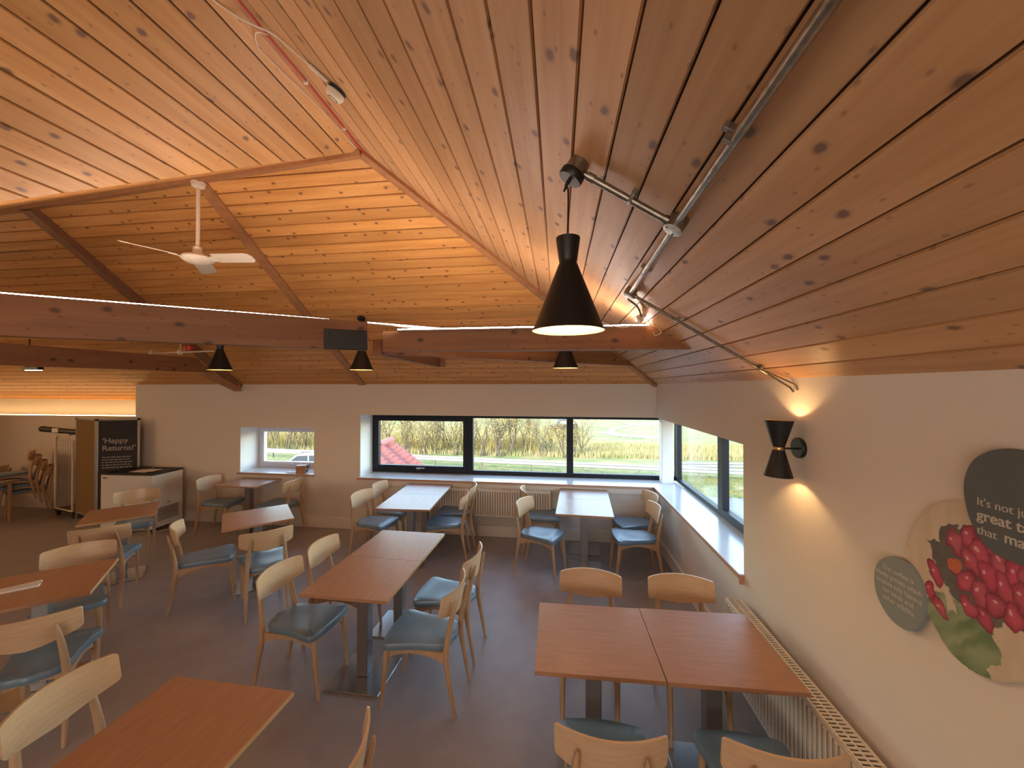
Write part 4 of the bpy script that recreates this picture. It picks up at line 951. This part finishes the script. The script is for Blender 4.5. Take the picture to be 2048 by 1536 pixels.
MB().box(-60, 60, 7, 22.2, GZ, GZ + 0.03).build('car_park_tarmac', M_tarmac, kind='structure')
MB().prism([(-60, 20.6, GZ), (60, 18.2, GZ), (60, 22.6, GZ), (-60, 29.5, GZ)], (0, 0, 0.06)).build('road_verge', M_verge, kind='structure')
def ground(u, v, z=GZ): return hit(u, v, (0, 0, 1), z)
rv = [ground(u, v, GZ + 0.05) for u, v in ((1345, 848), (1275, 850), (1238, 856), (1228, 862), (1240, 868), (1280, 872), (1345, 873))]; rv2 = [ground(u, v, GZ + 0.05) for u, v in ((1345, 877), (1290, 876), (1232, 872), (1205, 866), (1225, 857), (1262, 849), (1345, 843))]
n = len(rv); b = MB(); b.add(rv + list(reversed(rv2)) + [p - Vector((0, 0, 0.04)) for p in rv + list(reversed(rv2))], [(i, i + 1, n + i + 1, n + i) for i in range(n - 1)])
b.build('river', M_water, kind='structure')
# guard rails
def guard_rail(a, b_, label):
    a, b_ = Vector(a), Vector(b_); t = b_ - a; L = t.length; o = empty('guard_rail', a, math.atan2(t.y, t.x), label, 'guard rail', 'steel guard rails along the road')
    prof = [(-0.0, 0.42), (-0.05, 0.46), (-0.05, 0.52), (0.0, 0.56), (0.0, 0.60), (-0.05, 0.64), (-0.05, 0.70), (0.0, 0.74), (0.012, 0.74), (0.012, 0.42)]
    MB().prism([(0, y, z) for y, z in prof], (L, 0, 0)).build('rail', M_rail, o)
    k = 0
    while k * 3.2 < L:
        MB().box(k * 3.2, k * 3.2 + 0.08, 0.012, 0.14, 0, 0.68).build('post', M_rpost, o); k += 1
    return o
ra = hit(775, 912, (0, 0, 1), -2.42); rb3 = hit(1320, 937, (0, 0, 1), -2.42); dr = (rb3 - ra); ra = ra - dr * 1.1; rb3 = rb3 + dr * 0.6; ra.z = rb3.z = GZ
guard_rail(ra, rb3, 'long steel guard rail beyond the verge, seen through the wide window')
ra = hit(1345, 929, (0, 0, 1), -2.42); rb3 = hit(1487, 931, (0, 0, 1), -2.42); rb3 = rb3 + (rb3 - ra) * 2; ra.z = rb3.z = GZ
guard_rail(ra, rb3, 'second steel guard rail on the far side of the road')
# bare hedgerow trees
rt = random.Random(21)
def tree_mesh(seed, h):
    r = random.Random(seed); b = MB(); tips = []
    def br(p, d, L, rad, lv):
        q = p + d * L * 0.5 + Vector((r.uniform(-.05, .05) * L, r.uniform(-.05, .05) * L, 0)); e = q + (d + Vector((r.uniform(-.2, .2), r.uniform(-.2, .2), 0.1))).normalized() * L * 0.5
        b.tube([p, q, e], [rad, rad * 0.8, rad * 0.55], 3 if lv > 1 else 5, cap=False)
        if lv >= 4: tips.append(e); return
        for k in range(r.choice((2, 3, 3)) + (1 if lv == 0 else 0)):
            nd = (d + Vector((r.uniform(-1, 1), r.uniform(-1, 1), r.uniform(-0.1, 0.7))) * 0.62).normalized(); br(e if k else q, nd, L * r.uniform(.55, .8), rad * 0.55, lv + 1)
        if lv >= 2: tips.append(e)
    for k in range(3): br(Vector((r.uniform(-.3, .3), r.uniform(-.3, .3), 0)), Vector((r.uniform(-.35, .35), r.uniform(-.35, .35), 1)).normalized(), h * 0.34, 0.06, 0)
    lv = MB()
    for t in tips:
        for k in range(4):
            c = t + Vector((r.gauss(0, .32), r.gauss(0, .32), r.gauss(-0.2, .5))); s = r.uniform(.018, .045); a = Vector((r.uniform(-1, 1), r.uniform(-1, 1), r.uniform(-1, 1))).normalized() * s; q = a.orthogonal().normalized() * s
            lv.add([c - a, c + q, c + a, c - q], [(0, 1, 2, 3)])
    return b.mesh('branches', M_bark), lv.mesh('foliage', M_bush)
TM = [tree_mesh(s, h) for s, h in ((1, 4.4), (2, 4.9), (3, 3.9), (4, 4.6), (5, 3.5))]
tn = 0
for i in range(30):
    u = 500 + i * 23 + rt.uniform(-9, 9); v = 905 + (u - 700) * 0.018 + rt.uniform(-7, 4)
    if 622 < u < 745: continue
    p = ground(u, v); k = rt.randrange(5); s = rt.uniform(0.8, 1.15) * (1.0 if u < 1050 else 0.72)
    o = empty('hedgerow_tree', p, rt.uniform(0, 6.28), 'thin nearly leafless tree in the hedgerow behind the road', 'tree', 'hedgerow trees beyond the road'); o.scale = (s, s, s)
    for me_, nm in zip(TM[k], ('branches', 'foliage')):
        c = bpy.data.objects.new(nm, me_); COL.objects.link(c); c.parent = o
# reeds and rough grass: nobody could count them
def tufts(name, m, regions, count, hmin, hmax, wdt, label, cat):
    b = MB(); r = random.Random(hash(name) % 1000 if False else len(name)); vs = []; fs = []
    for k in range(count):
        x, y = regions(r); hh = r.uniform(hmin, hmax); lean = r.uniform(-.25, .25) * hh; a = r.uniform(0, math.pi); ww = wdt * r.uniform(.6, 1.3)
        z = GZ; i = len(vs); dx, dy = math.cos(a) * ww, math.sin(a) * ww
        vs += [(x - dx, y - dy, z), (x + dx, y + dy, z), (x + lean, y, z + hh)]; fs.append((i, i + 1, i + 2))
    me = bpy.data.meshes.new(name); me.from_pydata(vs, [], fs); me.materials.append(m); o = bpy.data.objects.new(name, me); COL.objects.link(o)
    cprops(o, label, cat, kind='stuff'); return o
def reg_a(r):
    y = 29 + 20 * r.random() ** 1.5; x = r.uniform(-1.05, 0.62) * y
    if y > 36 and x > 3: y = 29 + 7 * r.random()
    return (x, y)
def reg_b(r):
    x = r.uniform(-26, 16); return (x, 26.0 - x * 0.13 + r.uniform(-2.9, 2.6) if False else 19.6 + (0 - x) * 0.06 + r.uniform(0, 4.2))
def reg_c(r):
    y = 30 + r.random() * 5; return (y * (r.uniform(-1.0, -0.05)), y)
tufts('dry_reeds', M_reed, reg_a, 42000, 0.15, 0.5, 0.035, 'dry golden reeds covering the meadow beyond the road', 'reeds')
tufts('verge_grass', M_verge, reg_b, 30000, 0.08, 0.22, 0.03, 'rough green grass on the verge before the guard rail', 'grass')
tufts('hedge_undergrowth', M_bush, reg_c, 16000, 0.3, 1.3, 0.03, 'tangled yellow-green undergrowth around the hedgerow trees', 'undergrowth')
# tiled roof of the neighbouring wing
rf = empty('neighbouring_tiled_roof', (-4.9, 9.6, GZ), 0, 'red pantiled roof of the next wing outside the wide window', 'roof')
def rel(p): return Vector(p) - rf.location
apx = hit(788, 884, (0, 1, 0), 11.0); e1 = hit(700, 935, (0, 1, 0), 11.6); low = hit(868, 944, (0, 1, 0), 9.0); lowl = hit(640, 980, (0, 1, 0), 8.2)
rl = hit(700, 912, (0, 1, 0), 10.2)
eL = low + (rl - apx) * 1.4 ; n_ = (low - apx).cross(rl - apx).normalized()
if n_.z < 0: n_ = -n_
ud = (rl - apx).normalized(); 
dn = (low - apx); dn = (dn - ud * dn.dot(ud)); Ld = dn.length * 1.7; dn.normalize()
und = MB().prism([rel(apx), rel(apx + (low - apx) * 1.7), rel(apx + (low - apx) * 1.7 + ud * 5), rel(apx + ud * 5)], -n_ * 0.08).build('roof_deck', M_tile, rf)
tm = MB(); tw, tl = 0.30, 0.34
xs = [i / 8 for i in range(9)]
prof = [(x * tw, 0.030 * math.sin(math.pi * 2 * x)) for x in xs]
P = [ud * a + n_ * (b_ + 0.045) for a, b_ in prof] + [ud * a + n_ * (b_ + 0.028) for a, b_ in reversed(prof)]
tm.prism(P, dn * tl - n_ * 0.0); tmesh = tm.mesh('roof_tile', M_tile)
slant = (low - apx).dot(ud) / max((low - apx).dot(dn), 1e-6)
for r_ in range(int(Ld / (tl * 0.88))):
    for c_ in range(12):
        off = slant * (r_ * tl * 0.88)
        a0 = off + c_ * tw - (off % tw) + (tw if off % tw else 0) - tw * 0.0
        o = bpy.data.objects.new('roof_tile', tmesh); COL.objects.link(o); o.parent = rf; o.location = rel(apx) + ud * a0 + dn * (r_ * tl * 0.88) + n_ * (0.0)
        o.rotation_euler = (0, 0, 0)
for k in range(5):
    c0_ = apx + ud * (k * 0.42) + n_ * 0.03; MB().tube([rel(c0_), rel(c0_ + ud * 0.40)], [0.155, 0.14], 14).build('ridge_tile', M_ridge, rf)
wl_ = MB().box(-2.6, 0.9, -0.6, 1.6, 0.0, 0.5 + (apx.z - GZ) * 0.35).build('gable_wall', M_white, rf)
# parked car outside the small window
cp = hit(600, 903, (0, 0, 1), -1.5); cp.z = GZ + 0.03; car = empty('parked_car', cp, R(4), 'silver estate car parked outside the small window', 'car')
M_carp = mat('car_paint', (0.26, 0.27, 0.31), 0.3, 0.3, coat=0.6); M_carg = mat('car_glass', (0.03, 0.04, 0.05), 0.08)
side = [(-1.25, 0.30), (-1.28, 0.62), (-1.15, 0.82), (-0.30, 0.98), (0.30, 1.42), (0.7, 1.50), (2.3, 1.46), (2.85, 1.05), (2.95, 0.6), (2.9, 0.30)]
MB().prism([(x, -0.85, z) for x, z in side], (0, 1.7, 0)).build('body', M_carp, car)
for y in (-0.858, 0.848): MB().prism([(x, y, z) for x, z in ((-0.15, 1.0), (0.35, 1.36), (0.95, 1.40), (0.95, 1.0))], (0, 0.01, 0)).build('side_window', M_carg, car); MB().prism([(x, y, z) for x, z in ((1.03, 1.0), (1.03, 1.40), (2.2, 1.37), (2.5, 1.05))], (0, 0.01, 0)).build('side_window', M_carg, car)
MB().prism([(-0.28, -0.72, 1.005), (0.28, -0.68, 1.40), (0.28, 0.68, 1.40), (-0.28, 0.72, 1.005)], (-0.03, 0, 0.03)).build('windscreen', M_carg, car)
for x in (-0.65, 2.2):
    for y in (-0.87, 0.72): MB().lathe([(0.28, 0), (0.33, 0.02), (0.33, 0.15), (0.28, 0.17)], 22, M=T(x, y, 0.33) @ Matrix.Rotation(R(-90), 4, 'X')).build('wheel', M_dark, car)
for y in (-0.7, 0.66): MB().cbox(0.5, 2.2, y, y + 0.04, 1.52, 1.56, 0.005).build('roof_rail', M_dark, car)
q = ground(1127, 862); c2 = empty('distant_car', q, R(10), 'tiny dark car far out on the meadow track', 'car')
MB().prism([(-1.6, -0.7, 0.25), (-1.6, -0.7, 0.7), (-0.9, -0.7, 0.85), (-0.5, -0.7, 1.4), (1.0, -0.7, 1.4), (1.6, -0.7, 0.8), (1.6, -0.7, 0.25)], (0, 1.4, 0)).build('body', M_frame, c2)
MB().prism([(-0.7, -0.71, 0.9), (-0.4, -0.71, 1.3), (0.95, -0.71, 1.3), (1.3, -0.71, 0.9)], (0, 1.42, 0)).build('glasshouse', M_carp, c2)
# outer walls of this building below the floor, seen only from outside
MB().box(ROOMX0 - 0.2, WX + 0.45, -4.45, 5.9, GZ, -0.13).build('wall_lower', M_wall, kind='structure')
